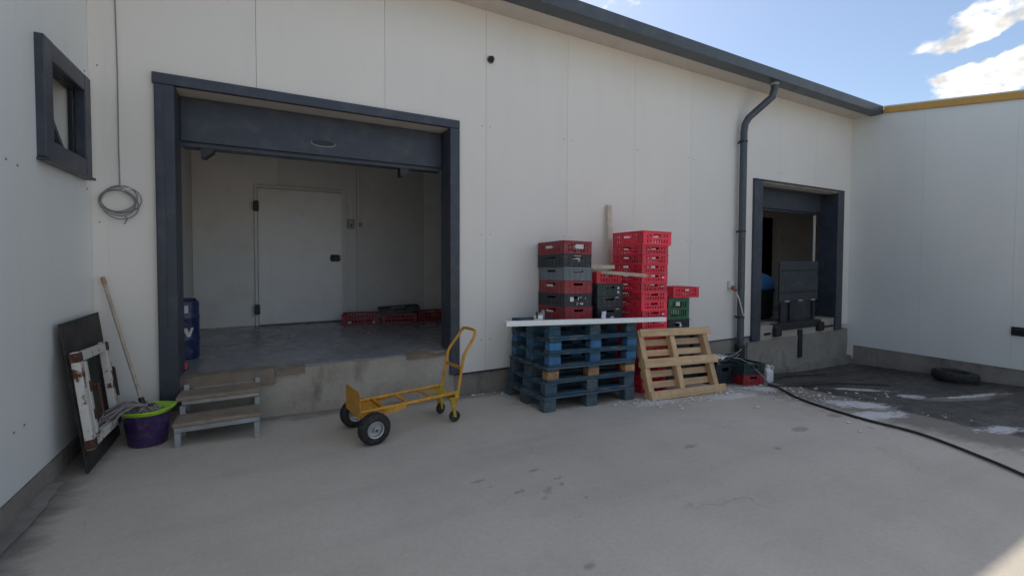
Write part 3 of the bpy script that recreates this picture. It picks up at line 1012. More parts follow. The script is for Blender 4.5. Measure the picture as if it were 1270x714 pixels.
MB().add([(-.035, t0, rtop(t0) - .115), (-.035, t1, rtop(t1) - .115), (-.035, t1, rtop(t1)), (-.035, t0, rtop(t0)),
          (.2, t0, rtop(t0) - .115), (.2, t1, rtop(t1) - .115), (.2, t1, rtop(t1)), (.2, t0, rtop(t0))],
         [(0, 3, 2, 1), (4, 5, 6, 7), (0, 1, 5, 4), (1, 2, 6, 5), (2, 3, 7, 6), (3, 0, 4, 7)]).build('roof_trim', 'yellow_trim', right, .004)
MB().add([(-.03, t0, rtop(t0) + .002), (-.03, t1, rtop(t1) + .002), (-.03, t1, rtop(t1) + .022), (-.03, t0, rtop(t0) + .022),
          (8, t0, rtop(t0) + .3), (8, t1, rtop(t1) + .3), (8, t1, rtop(t1) + .36), (8, t0, rtop(t0) + .36)],
         [(0, 3, 2, 1), (4, 5, 6, 7), (0, 1, 5, 4), (1, 2, 6, 5), (2, 3, 7, 6), (3, 0, 4, 7)]).build('roof', 'panel_inside', right)
rb = rough_block('plinth', 0, 8.2, .012, .16, -.9, RB_ - .002, 'plinth', right, .012, .09, seedv=61)
rb.rotation_euler = (0, 0, R(-90))
rb.location = (0, WY - .11, 0)


# ------------------------------------------------------------------ pallets
def edge_boards(lst, name, mat, parent, bevel=.004):
    cache = {}
    for (x0, x1, y0, y1, z0, z1) in lst:
        key = (round(x1 - x0, 4), round(y1 - y0, 4), round(z1 - z0, 4))
        if key not in cache:
            cache[key] = MB().box(-key[0] / 2, key[0] / 2, -key[1] / 2, key[1] / 2, -key[2] / 2, key[2] / 2).mesh(name, mat, bevel)
        o = link(name, cache[key], parent, ((x0 + x1) / 2 + random.uniform(-.003, .003), (y0 + y1) / 2 + random.uniform(-.003, .003), (z0 + z1) / 2),
                 (0, 0, random.uniform(-.004, .004)))


def euro_pallet(label, loc, rot, wood, block, feet=False, odd_block=None, dims=(1.2, .8)):
    t = thing('pallet', label, 'pallet', loc, rot, 'pallets in the blue stack')
    Lx, Ly = dims
    xs = [(0, .145), (Lx / 2 - .0725, Lx / 2 + .0725), (Lx - .145, Lx)]
    yb = [(0, .10), (Ly / 2 - .0725, Ly / 2 + .0725), (Ly - .10, Ly)]
    if not feet:
        edge_boards([(0, Lx, a, b, 0, .022) for a, b in yb], 'runner_board', wood, t)
    z0 = 0 if feet else .0222
    bl = [(xa, xb, ya + .0007, yb_ - .002, z0, .0998) for (xa, xb) in xs for (ya, yb_) in yb]
    if odd_block:
        edge_boards([b for i, b in enumerate(bl) if i % 3 == 0], 'block', odd_block, t, .006)
        edge_boards([b for i, b in enumerate(bl) if i % 3 != 0], 'block', block, t, .006)
    else:
        edge_boards(bl, 'block', block, t, .006)
    edge_boards([(a, b, 0, Ly, .10, .1218) for a, b in xs], 'stringer', wood, t)
    g = (Ly - .145 * 3 - .10 * 2) / 4
    y = 0
    lst = []
    for i, w in enumerate((.145, .10, .145, .10, .145)):
        lst.append((0, Lx, y, y + w, .122, .144))
        y += w + g
    edge_boards(lst, 'deck_board', wood, t)
    return t


PX, PY = 2.430, 3.735
PTILT = (R(-1.5), R(2.1))
PZ = gz(PX, PY) + .004
p_up = Euler((PTILT[0], PTILT[1], 0)).to_matrix() @ Vector((0, 0, 1))
LAY = [('lowest pallet of the blue stack, grimy, standing on bare block feet', 'blue_dark', 'blue_dark', True, None, (-.035, -.03, .5)),
       ('worn blue pallet second from the ground in the stack', 'blue_wood', 'blue_dark', False, None, (-.005, .0, -.4)),
       ('pallet with bare orange wood blocks, third from the ground in the blue stack', 'blue_dark', 'blue_dark', False, 'wood_raw', (.01, -.01, .3)),
       ('blue pallet directly above the one with bare wood blocks', 'blue_wood', 'blue_block', False, None, (.035, .008, -.3)),
       ('bright blue pallet second from the top of the stack', 'blue_wood', 'blue_block', False, None, (.035, -.004, .2)),
       ('topmost blue pallet carrying the crates and the white beam', 'blue_wood', 'blue_wood', False, None, (.03, .01, -.2))]
for i, (lab, wood, block, feet, odd, (dx, dy, dr_)) in enumerate(LAY):
    base = Vector((PX + dx, PY + dy, PZ)) + p_up * (.1448 * i)
    euro_pallet(lab, base, (PTILT[0], PTILT[1], R(dr_)), wood, block, feet, odd, (1.22, .82) if feet else (1.19, .8))
PTOP = PZ + .1448 * 6


def ptop(x, y):
    """height of the pallet stack's top at x, y"""
    return PTOP - math.tan(R(2.1)) * (x - PX) - math.tan(R(1.5)) * (y - PY)


# leaning light pallet
BLp, BRp, TLp = Vector((3.715, 3.545, gz(3.72, 3.55) + .012)), Vector((4.885, 3.47, gz(4.88, 3.47) + .006)), Vector((3.785, 3.80, .655))
ux = (BRp - BLp).normalized()
uz = (TLp - BLp)
uz = (uz - ux * uz.dot(ux)).normalized()
uy = uz.cross(ux)
lp = thing('leaning_pallet', 'bare pale wood pallet leaning on the red crate stack', 'pallet')
mt = Matrix((ux, uy, uz)).transposed().to_4x4()
mt.translation = BLp
lp.matrix_world = mt
LW, LH = 1.13, .80
# faces: runner boards nearest to us, stringers behind them, deck boards at the back
edge_boards([(0, LW + .05, -.0, .022, 0, .095), (-.005, LW + .03, -.0, .022, .355, .455), (.02, LW + .02, 0, .022, LH - .09, LH)], 'runner_board', 'wood', lp, .003)
edge_boards([(.0, .075, .0225, .095, 0, LH - .01), (LW * .42, LW * .42 + .075, .0225, .095, 0, LH), (LW - .11, LW - .035, .0225, .095, 0, LH - .01)], 'stringer', 'wood_upright', lp, .003)
edge_boards([(0, LW, .0955, .115, z, z + .075) for z in (.01, .13, .25, .37, .49, .61, .72)], 'deck_board', 'wood', lp, .003)


# ------------------------------------------------------------------ crates
CRATE_MESH = {}


def lattice(L, h, style, th):
    """side panel in the x-z plane, centred on x, outer face at y=0, going to y=th"""
    b = MB()
    if style == 'vent':
        b.box(-L / 2, L / 2, 0, th, 0, h * .14)
        b.box(-L / 2, L / 2, 0, th, h * .86, h)
        b.box(-L / 2, L / 2, 0.001, th - .001, h * .46, h * .58)
        n = max(5, int(L / .042))
        for i in range(n + 1):
            x = -L / 2 + L * i / n
            w = .010 if 0 < i < n else .02
            x0, x1 = max(-L / 2, x - w), min(L / 2, x + w)
            if abs(x) < L * .16 and i not in (0, n):
                b.box(x0, x1, .001, th - .001, h * .14, h * .46)
            else:
                b.box(x0, x1, .001, th - .001, h * .14, h * .46)
                b.box(x0, x1, .001, th - .001, h * .58, h * .86)
        for x in (-L * .17, L * .17):
            b.box(x - .012, x + .012, 0, th, h * .58, h * .86)
        for s in (-1, 1):                                    # blank corner plates
            b.box(min(s * L / 2, s * (L / 2 - .06)), max(s * L / 2, s * (L / 2 - .06)), -.0005, th - .002, h * .14, h * .86)
    else:
        hx = L * .17
        b.box(-L / 2, L / 2, .004, th - .002, 0.004, h * .66)
        b.box(-L / 2, -hx, .004, th - .002, h * .66, h * .86)
        b.box(hx, L / 2, .004, th - .002, h * .66, h * .86)
        b.box(-L / 2, L / 2, 0, th, h * .86, h)
        b.box(-L / 2, L / 2, 0, th, 0, h * .10)
        n = max(4, int(L / .07))
        for i in range(n + 1):
            x = -L / 2 + L * i / n
            x0, x1 = max(-L / 2, x - .006), min(L / 2, x + .006)
            b.box(x0, x1, 0, .006, h * .10, h * (.62 if abs(x) < hx + .01 else .86))
        b.box(-L / 2, L / 2, .001, .006, h * .42, h * .47)
    return b


def crate_parts(w, d, h, style, mat):
    key = (w, d, h, style, mat)
    if key not in CRATE_MESH:
        th = .014
        CRATE_MESH[key] = {
            'end_panel': lattice(w, h - .012, style, th).mesh('end_panel', mat),
            'side_panel': lattice(d - 2 * th - .002, h - .012, style, th).mesh('side_panel', mat),
            'base': MB().box(-w / 2 + .006, w / 2 - .006, -d / 2 + .006, d / 2 - .006, .002, .012).mesh('base', mat),
            'rim': None}
        r = MB()
        o = .006
        for (a, b_, c, e) in ((-w / 2 - o, w / 2 + o, -d / 2 - o, -d / 2 + .018), (-w / 2 - o, w / 2 + o, d / 2 - .018, d / 2 + o),
                              (-w / 2 - o, -w / 2 + .018, -d / 2 + .0185, d / 2 - .0185), (w / 2 - .018, w / 2 + o, -d / 2 + .0185, d / 2 - .0185)):
            r.box(a, b_, c, e, h - .0115, h)
        CRATE_MESH[key]['rim'] = r.mesh('rim', mat, .002)
    return CRATE_MESH[key]


def crate(name, label, cat, loc, rot, w, d, h, style, mat, group, stickers=()):
    """open crate; loc is the centre of its floor; stickers: (u, v, su, sv, side)"""
    t = thing(name, label, cat, loc, rot, group)
    P = crate_parts(w, d, h, style, mat)
    link('base', P['base'], t)
    link('rim', P['rim'], t)
    link('end_panel', P['end_panel'], t, (0, -d / 2, 0))
    link('end_panel', P['end_panel'], t, (0, d / 2, 0), (0, 0, math.pi))
    link('side_panel', P['side_panel'], t, (-w / 2, 0, 0), (0, 0, -math.pi / 2))
    link('side_panel', P['side_panel'], t, (w / 2, 0, 0), (0, 0, math.pi / 2))
    for (u, v, su, sv, side) in stickers:
        b = MB()
        if side == 'front':
            b.box(u - su / 2, u + su / 2, -d / 2 - .0022, -d / 2 - .0008, v - sv / 2, v + sv / 2)
        else:
            b.box(-w / 2 - .0022, -w / 2 - .0008, u - su / 2, u + su / 2, v - sv / 2, v + sv / 2)
        b.build('label_sticker', 'sticker', t)
    return t


# stack on the left end of the pallets: six crates
CH = .149
ca = [('crate_darkred', 'solid', 'dark red crate at the bottom of the left mixed stack', [(.03, .085, .14, .022, 'left')]),
      ('crate_black', 'solid', 'black crate with white marks, second from bottom of the left mixed stack',
       [(-.09, .085, .05, .05, 'front'), (.0, .095, .012, .03, 'front'), (.035, .105, .03, .008, 'front'), (-.01, .04, .022, .008, 'front'), (-.017, .03, .008, .03, 'front'), (.03, .035, .010, .02, 'front'), (.055, .032, .022, .024, 'front'), (.10, .095, .007, .025, 'front')]),
      ('crate_darkred', 'solid', 'dark red crate below the grey one in the left mixed stack', [(.03, .085, .14, .026, 'left')]),
      ('crate_grey', 'solid', 'slate grey crate, the only grey one in the left mixed stack', []),
      ('crate_black', 'solid', 'black crate just under the top dark red crate of the left stack',
       [(-.005, .128, .10, .006, 'front'), (-.03, .098, .02, .006, 'front'), (.01, .085, .008, .03, 'front'), (-.005, .10, .008, .02, 'front'), (.02, .07, .02, .006, 'front')]),
      ('crate_darkred', 'vent', 'dark red vented crate with white label topping the left mixed stack', [(.02, .085, .11, .05, 'front'), (.03, .085, .14, .03, 'left')])]
AX, AY = 3.105, 4.385
zA = ptop(AX, AY) + .002
for i, (mat, style, lab, st) in enumerate(ca):
    off = (random.uniform(-.006, .006) + .004 * (5 - i), random.uniform(-.006, .006))
    crate('crate', lab, 'crate', (AX + off[0], AY + off[1], zA + i * (CH + .0015)), (R(-1.6), R(1.6), R(random.uniform(-1.2, 1.2) - 1.0)), .385, .56, CH, style, mat, 'crates stacked on the blue pallets', st)

# dark stack behind, to its right
BX, BYc = 3.545, 4.34
zB = ptop(BX, BYc) + .002
cb = [('crate_black', 'lowest blue-black crate of the short middle stack on the pallets', [(.03, .02, .05, .03, 'front'), (.11, .118, .05, .007, 'front')]),
      ('crate_black', 'middle blue-black crate of the short middle stack on the pallets', [(.11, .118, .05, .008, 'front')]),
      ('crate_dgreen', 'green-black crate under the red one of the short middle stack', [(.12, .09, .03, .03, 'front'), (.12, .04, .03, .025, 'front')]),
      ('crate_red', 'red crate under the timber offcuts on the short middle stack', [])]
for i, (mat, lab, st) in enumerate(cb):
    crate('crate', lab, 'crate', (BX + random.uniform(-.006, .006), BYc + (.03 if i == 3 else 0), zB + i * .1405), (R(-1.5), R(1.6), R(random.uniform(-1, 1))),
          .385, .56, .139, 'solid' if i < 3 else 'vent', mat, 'crates stacked on the blue pallets', st)

# tall red stack on the ground
CX, CY = 4.088, 4.145
zC = gz(CX, CY) + .01
nC = 17
ph = .1105
order = ['lowest', 'second', 'third', 'fourth', 'fifth', 'sixth', 'seventh', 'eighth', 'ninth', 'tenth', 'eleventh', 'twelfth', 'thirteenth', 'fourteenth', 'fifteenth', 'sixteenth']
for i in range(nC):
    last = i == nC - 1
    lab = 'top bright red crate of the tall red stack, jutting slightly right' if last else \
        ('lowest bright red crate of the tall red stack, on the ground' if i == 0 else f'{order[i]} bright red crate from the ground in the tall red stack')
    x = CX + (.026 if last else random.uniform(-.004, .004)) + .003 * math.sin(i)
    st = [(.135, .055, .035, .02, 'front')] if i in (6, 8, 12) else ([(.13, .06, .05, .006, 'front')] if i in (7, 11) else [])
    crate('crate', lab, 'crate', (x, CY + random.uniform(-.004, .004), zC + i * (ph + .001)), (R(-1.0), R(.9), R(random.uniform(-.8, .8) + (-2.0 if last else 0))),
          .425 if not last else .455, .52 if not last else .545, ph if not last else .165, 'vent', 'crate_red', 'crates of the tall red stack', st)

# stack right of the tall one
DX, DY = 4.84, 4.36
zD = gz(DX, DY) + .008
zz = zD
for i, (mat, style, w, h, lab, st) in enumerate([
    ('crate_black', 'solid', .50, .23, 'black crate on the ground behind the leaning pallet', []),
    ('crate_black', 'solid', .48, .22, 'second black crate up behind the leaning pallet', []),
    ('crate_black', 'solid', .45, .20, 'third black crate up behind the leaning pallet', []),
    ('crate_black', 'solid', .42, .22, 'black crate with a small white print directly under the green crate', [(.03, .14, .04, .04, 'front'), (.10, .08, .05, .02, 'front')]),
    ('crate_green', 'vent', .40, .285, 'dark green crate right of the tall red stack', []),
    ('crate_red', 'vent', .50, .145, 'red crate on top of the green crate beside the tall stack', [])]):
    xo = .14 if mat == 'crate_red' else (.05 if i == 0 else 0)
    crate('crate', lab, 'crate', (DX + xo, DY, zz), (R(-1.0), R(1.2), R(random.uniform(-1.5, 1.5))), w, .38, h, style, mat, 'crates right of the tall red stack', st)
    zz += h + .0015
bx = thing('black_box', 'small black bin with pale print beside the black crate stack', 'bin', (5.18, 4.22, gz(5.18, 4.22) + .008))
MB().lathe([(.085, 0), (.10, .60), (.105, .70), (.105, .73), (.09, .75)], 4, Matrix.Rotation(R(45), 4, 'Z'), 1.1, 1.1).build('body', 'crate_black', bx, .01)
MB().box(-.05, .05, -.088, -.083, .56, .61).build('label_sticker', 'grey_box', bx)

# timber offcuts on the stacks
ztop = zB + 4 * .1405
t = tag(MB().bar((0, 0, 0), (.075, .155, 2.36), .075, .028, (0, 1, 0)).build('timber_plank', 'wood_pale', None, .003), 'grey pale plank standing upright against the white wall above the crates', 'plank')
t.location = (3.955, 4.50, gz(3.95, 4.5) + .005)
t = tag(MB().bar((-.02, 0, 0), (.50, -.52, -.055), .08, .038).build('timber_batten', 'wood_pale', None, .003), 'long pale batten jutting toward the tall red stack', 'batten')
t.location = (3.32, 4.28, ztop + .022)
t = tag(MB().bar((0, 0, 0), (.24, -.17, -.0), .085, .045).build('timber_offcut', 'wood_pale', None, .003), 'short pale timber block lying on the long batten', 'offcut')
t.location = (3.31, 4.17, ztop + .064)

# white beam along the front of the pallets
wb = MB().box(0, 2.06, -.03, .03, 0, .049).build('foam_beam', 'bead', None, .004)
tag(wb, 'long white foam beam lying along the front edge of the blue pallets', 'beam')
wb.location = (1.985, 3.765, ptop(1.985, 3.765) + .003)
wb.rotation_euler = (0, R(2.1), R(-2.2))
# small things on the pallets
jx, jy = 2.50, 3.99
j = thing('paint_tin', 'small white tin with dark lid on the corner of the top pallet', 'tin', (jx, jy, ptop(jx, jy) + .002))
MB().lathe([(.046, 0), (.048, .004), (.048, .078), (.045, .082)], 20).build('body', 'white_plastic', j, 0, True)
MB().lathe([(.047, .083), (.047, .094), (.043, .097)], 20).build('lid', 'grey_box', j, 0, True)
MB().box(-.048, -.036, -.052, -.03, .05, .12).build('clip', 'black_metal', j, .004)
j = thing('roll_can', 'narrow grey can standing right of the white tin on the pallet', 'can', (jx + .085, jy + .05, ptop(jx, jy) + .002))
MB().lathe([(.022, 0), (.023, .10), (.018, .115), (.018, .125)], 14).build('body', 'grey_box', j, 0, True)
MB().lathe([(.019, .126), (.019, .135)], 12).build('cap', 'rubber', j, 0, True)
j = thing('black_tray', 'flat black tray left of the white tin on the pallet', 'tray', (jx - .06, jy - .04, ptop(jx, jy) + .002), (0, 0, R(8)))
MB().box(-.13, .26, -.05, .09, 0, .012).build('floor', 'black_metal', j, .004)
MB().box(-.13, .26, -.05, -.04, .0125, .03).build('lip', 'black_metal', j, .003)
MB().box(-.12, -.02, -.02, .05, .0125, .035).build('grip', 'black_metal', j, .01)
j = thing('paper_scrap', 'small white scrap standing behind the white beam before the dark crates', 'scrap', (3.405, 4.02, ptop(3.405, 4.02) + .003), (R(8), 0, R(10)))
MB().box(-.035, .035, -.004, .004, 0, .10).add([(-.035, -.02, 0), (.035, -.02, 0), (.03, -.004, .05), (-.03, -.004, .05)], [(0, 1, 2, 3)]).build('sheet', 'paper', j)


# ------------------------------------------------------------------ hand truck
ht = thing('hand_truck', 'orange yellow platform hand truck with upright loop handle and two pneumatic wheels', 'hand truck', (.70, 3.88, 0), (0, 0, R(8.6)))
def rail(s):
    return MB().tube([(-.089, s * .155, .252), (.30, s * .155, .252), (.80, s * .155, .258)], .0155, 10)
for s in (-1, 1):
    rail(s).build('side_rail', 'truck_yellow', ht, 0, True)
for x in (.12, .33, .56):
    MB().bar((x, -.142, .252), (x, .142, .252), .03, .014).build('cross_bar', 'truck_yellow', ht, .002)
toe = MB().add([(-.098, -.18, .205), (-.098, .18, .205), (-.098, .18, .40), (-.098, .155, .42), (-.098, -.155, .42), (-.098, -.18, .40),
                (-.090, -.18, .205), (-.090, .18, .205), (-.090, .18, .40), (-.090, .155, .42), (-.090, -.155, .42), (-.090, -.18, .40)],
               [(0, 1, 2, 3, 4, 5), (11, 10, 9, 8, 7, 6)] + [(i, (i + 1) % 6, (i + 1) % 6 + 6, i + 6) for i in range(6)])
toe.build('toe_plate', 'truck_yellow', ht, .0015)
MB().box(-.089, .12, -.165, .165, .232, .240).build('deck_plate', 'truck_yellow', ht, .002)
for s in (-1, 1):
    MB().prism([(-.10, .245), (.13, .245), (.06, .19), (.015, .115), (-.015, .115), (-.06, .19)], s * .158, s * .166).build('axle_bracket', 'truck_yellow', ht)
    MB().bar((.10, s * .17, .225), (.30, s * .17, .24), .006, .04).build('gusset', 'truck_yellow', ht)
MB().tube([(0, -.25, .128), (0, .25, .128)], .011, 10).build('axle', 'galvanised', ht, 0, True)
tyre_prof = [(.064, -.030), (.072, -.040), (.092, -.044), (.112, -.038), (.124, -.022), (.128, 0), (.124, .022), (.112, .038), (.092, .044), (.072, .040), (.064, .030)]
tread = MB().lathe(tyre_prof, 32, ring=True)
for k in range(40):                                                          # tread blocks
    a = 2 * math.pi * k / 40
    for s in (-1, 1):
        mtx = Matrix.Rotation(a + s * .04, 4, 'Z') @ Matrix.Translation((.1255, 0, s * .014)) @ Matrix.Rotation(s * R(25), 4, 'X')
        tread.obox((.006, .010, .024), mtx)
tyre_me = tread.mesh('tyre', 'rubber', 0, True)
rim_me = MB().lathe([(.030, -.020), (.034, -.012), (.054, -.014), (.060, -.036), (.068, -.039), (.068, .039), (.060, .036), (.054, .014), (.034, .012), (.030, .020)], 28).mesh('rim', 'rim', 0, True)
hub_me = MB().lathe([(.018, -.052), (.022, -.05), (.022, .05), (.018, .052)], 14).mesh('hub', 'galvanised', 0, True)
bore_me = MB().lathe([(.009, -.056), (.009, .056)], 10).mesh('axle_nut', 'black_metal')
for s in (-1, 1):
    w = link('wheel', None, ht, (0, s * .235, .130), (R(90), 0, 0))
    for nm, me in (('tyre', tyre_me), ('rim', rim_me), ('hub', hub_me), ('axle_nut', bore_me)):
        link(nm, me, w)
MB().bar((.765, -.18, .215), (.765, .18, .215), .085, .012).build('caster_plate', 'truck_yellow_old', ht, .002)
MB().add([(.66, -.155, .235), (.80, -.155, .235), (.80, .155, .235), (.66, .155, .235), (.74, -.13, .222), (.80, -.13, .222), (.80, .13, .222), (.74, .13, .222)],
         [(0, 1, 2, 3), (4, 7, 6, 5), (0, 4, 5, 1), (1, 5, 6, 2), (2, 6, 7, 3), (3, 7, 4, 0)]).build('folding_gusset', 'truck_yellow_old', ht)
cw = MB().lathe([(.030, -.016), (.046, -.015), (.051, -.009), (.051, .009), (.046, .015), (.030, .016)], 22).mesh('caster_wheel', 'rubber', 0, True)
for s in (-1, 1):
    c = link('caster', None, ht, (.775, s * .130, 0), (0, 0, R(15 * s)))
    link('caster_wheel', cw, c, (.022, 0, .052 - .016), (R(90), 0, 0))
    f = MB()
    for q in (-1, 1):
        f.prism([(-.022, .198), (.025, .198), (.036, .03), (.012, .03)], q * .021 - .002, q * .021 + .002)
    f.box(-.026, .03, -.03, .03, .196, .204)
    f.build('fork', 'truck_yellow_old', c)
for s in (-1, 1):
    w_ = s * .15
    pts = [(.81, w_, .15), (.818, w_, .22), (.875, w_, .53), (.888, w_, .585), (.910, w_ * .99, .625), (1.00, w_ * .92, .735), (1.022, w_ * .88, .775), (1.038, w_ * .72, .803), (1.042, w_ * .5, .81), (1.042, 0, .811)]
    MB().tube(pts, .0145, 10, caps=False).build('handle_tube', 'truck_yellow', ht, 0, True)
MB().bar((.863, -.148, .475), (.863, .148, .475), .008, .03).build('handle_brace', 'truck_yellow', ht, .002)
for s in (-1, 1):
    MB().box(.785, .83, s * .15 - .019, s * .15 + .019, .205, .275).build('handle_socket', 'truck_yellow_old', ht, .004)

# ------------------------------------------------------------------ steps
st = thing('step_stool', 'two tread timber and steel step unit at the loading door', 'steps', (-.36, 4.18, gz(-.36, 4.3)))
hw = .285
gg = .0
MB().box(-hw - .01, hw + .01, -.02, .24, .165, .195).build('tread', 'tread', st, .006)
MB().box(-hw - .02, hw + .005, .22, .47, .300, .332).build('tread', 'tread', st, .006)
MB().box(-hw, hw, -.012, .018, .125, .164).build('front_rail', 'galvanised', st, .003)
MB().box(-hw + .02, hw - .01, .225, .25, .268, .299).build('front_rail', 'wood_grey', st, .003)
for s in (-1, 1):
    x = s * (hw - .022)
    MB().box(x - .02, x + .02, -.008, .022, -.02, .124).build('leg', 'galvanised', st, .003)
    MB().box(x - .02, x + .02, .235, .262, -.02, .261).build('leg', 'galvanised', st, .003)
    MB().box(x - .02, x + .02, .455, .49, -.02, .375).build('leg', 'galvanised', st, .003)
    MB().box(x - .012, x + .012, .022, .455, .13, .16).build('side_rail', 'galvanised', st, .003)
    MB().box(x - .012, x + .012, .262, .455, .265, .298).build('side_rail', 'galvanised', st, .003)
pl = rough_block('splattered_plank', -.22, .24, 0, .03, 0, .045, 'splatter', None, .006, .03, .02, 71)
tag(pl, 'white splattered strip of board behind the upper step', 'board')
pl.location = (-.36, 4.655, .335)

# ------------------------------------------------------------------ bucket and mop
bk = thing('bucket', 'purple plastic tub with lime green rim beside the steps', 'bucket', (-.835, 4.36, gz(-.83, 4.36) + .004), (0, 0, R(-20)))
MB().lathe([(.115, 0), (.122, .006), (.15, .24), (.152, .25), (.145, .25), (.118, .012)], 36, None, 1.02, .92).build('body', 'purple', bk, 0, True)
rimv = []
lime = MB()
n = 40
prof = [(.147, .245), (.162, .245), (.176, .27), (.172, .276), (.158, .262), (.140, .256)]
vs, fs = [], []
for i in range(n):
    a = 2 * math.pi * i / n
    ext = 1 + .08 * max(0, math.cos(a - .25)) ** 10 + .10 * max(0, math.cos(a - math.pi)) ** 8     # pouring lips
    rise = .02 * max(0, math.cos(a - .25)) ** 8 + .012 * max(0, math.cos(a - math.pi)) ** 8
    for (r, z) in prof:
        k = ext if r > .16 else 1.0
        vs.append((r * k * math.cos(a) * 1.02, r * (1 + (k - 1) * .4) * math.sin(a) * .92, z + (rise if r > .16 else 0)))
q = len(prof)
for i in range(n):
    for k in range(q):
        fs.append((i * q + k, ((i + 1) % n) * q + k, ((i + 1) % n) * q + (k + 1) % q, i * q + (k + 1) % q))
MB().add(vs, fs).build('rim', 'lime', bk, 0, True)
wr = MB()                                                                      # wringer basket
wr.lathe([(.150, .255), (.146, .262), (.10, .235), (.07, .20), (.06, .198), (.10, .228)], 30, Matrix.Translation((.0, 0, 0)), .98, .86)
wr.build('wringer', 'lime', bk, 0, True)

mo = thing('mop', 'string mop standing head down on the purple tub with its handle against the corner', 'mop', (0, 0, 0))
hp0, hp1 = Vector((-.862, 4.36, .37)), Vector((-1.155, 4.665, 1.335))
MB().tube([hp0.lerp(hp1, t) + Vector((0, 0, -.006 * math.sin(math.pi * t))) for t in [i / 8 for i in range(9)]], [.0125] * 8 + [.0135], 10).build('handle', 'mop_handle', mo, 0, True)
MB().tube([hp1 - (hp1 - hp0) * .05, hp1 + (hp1 - hp0) * .004], .0155, 10).build('grip', 'wood_raw', mo, 0, True)
MB().tube([hp0 + (hp1 - hp0) * -.03, hp0 + (hp1 - hp0) * .05], [.024, .017], 10).build('socket', 'black_metal', mo, 0, True)
MB().bar((-.93, 4.40, .355), (-.79, 4.31, .36), .05, .03).build('clamp', 'black_metal', mo, .006)
strands = MB()
rs = random.Random(3)
for i in range(150):
    t = rs.random()
    p0 = Vector((-.945 + .16 * t, 4.40 - .09 * t, .362))
    if i < 30:                                                                   # hang over to the left, onto the white frame
        tip = Vector((-1.03 + rs.uniform(-.05, .06), 4.27 + rs.uniform(-.10, .10), .33 + rs.uniform(-.03, .03)))
        mid = p0.lerp(tip, .5) + Vector((0, 0, .03 + rs.uniform(-.01, .03)))
        pts = [p0, mid, tip, tip + Vector((-.02, -.05, -.03 - rs.random() * .05))]
    else:                                                                        # heap on the tub
        a = rs.uniform(0, 2 * math.pi)
        rr = rs.uniform(.03, .12)
        tip = Vector((-.86 + rr * math.cos(a) * 1.2, 4.345 + rr * math.sin(a) * .8, .305 + rs.uniform(0, .03)))
        mid = p0.lerp(tip, .5) + Vector((rs.uniform(-.03, .03), rs.uniform(-.03, .03), .035 * rs.random()))
        pts = [p0, mid, tip, tip + Vector((rs.uniform(-.04, .04), rs.uniform(-.04, .02), rs.uniform(-.01, .012)))]
    strands.tube(pts, [.006, .0055, .005, .004], 5)
so = strands.build('strands', 'mop', mo, 0, True)
so['kind'] = 'stuff'

# ------------------------------------------------------------------ black sheet and rusty frame against the left wall
sh = thing('ribbed_sheet', 'ribbed black rectangular sheet leaning on the left wall', 'sheet', (-1.06, 3.90, gz(-1.05, 3.8) + .003), (0, R(-6.8), R(0)))
MB().box(-.012, 0, 0, .74, 0, 1.0).build('sheet', 'black_sheet', sh, .003)
MB().box(-.013, .002, 0, .74, 1.0005, 1.01).build('edge_strip', 'black_metal', sh, .001)
fm = thing('rusty_frame', 'rust flaked white steel frame with handles leaning on the black sheet', 'frame', (-1.022, 3.80, .255), (R(-3), R(-7.0), R(1.5)))
FW, FH = .66, .64
def tubebar(a, b, w=.058, d=.045):
    return MB().bar(a, b, w, d, (1, 0, 0))
tubebar((0, .037, .0), (0, .037, FH), .06).build('side_bar', 'rusty_heavy', fm, .004)
tubebar((0, .13, .076), (0, .13, FH - .076), .045, .04).build('side_bar', 'rusty_white', fm, .004)
tubebar((0, FW - .037, .0), (0, FW - .037, FH), .06).build('side_bar', 'rusty_white', fm, .004)
tubebar((0, .075, .038), (0, FW - .075, .038), .06).build('cross_bar', 'rusty_white', fm, .004)
tubebar((0, .075, FH - .038), (0, FW - .075, FH - .038), .06).build('cross_bar', 'rusty_white', fm, .004)
for yy in (.001, FW - .071):
    for zc in (-.002, FH - .072):
        MB().box(-.026, .026, yy + .002, yy + .066, zc + .006, zc + .068).build('corner_plate', 'rust', fm, .004)
MB().tube([(.02, .13, .20), (.06, .13, .20), (.06, .13, .40), (.02, .13, .40)], .007, 8).build('handle', 'rust', fm, 0, True)
MB().box(.021, .03, .11, .15, .17, .24).build('handle_plate', 'rust', fm)
MB().box(.021, .03, .11, .15, .36, .43).build('handle_plate', 'rust', fm)
MB().tube([(.01, FW, .22), (.01, FW + .085, .20), (.01, FW + .085, .42), (.01, FW, .44)], .010, 8).build('handle', 'black_metal', fm, 0, True)
MB().box(-.02, .02, FW + .001, FW + .012, .18, .48).build('handle_plate', 'rust', fm)

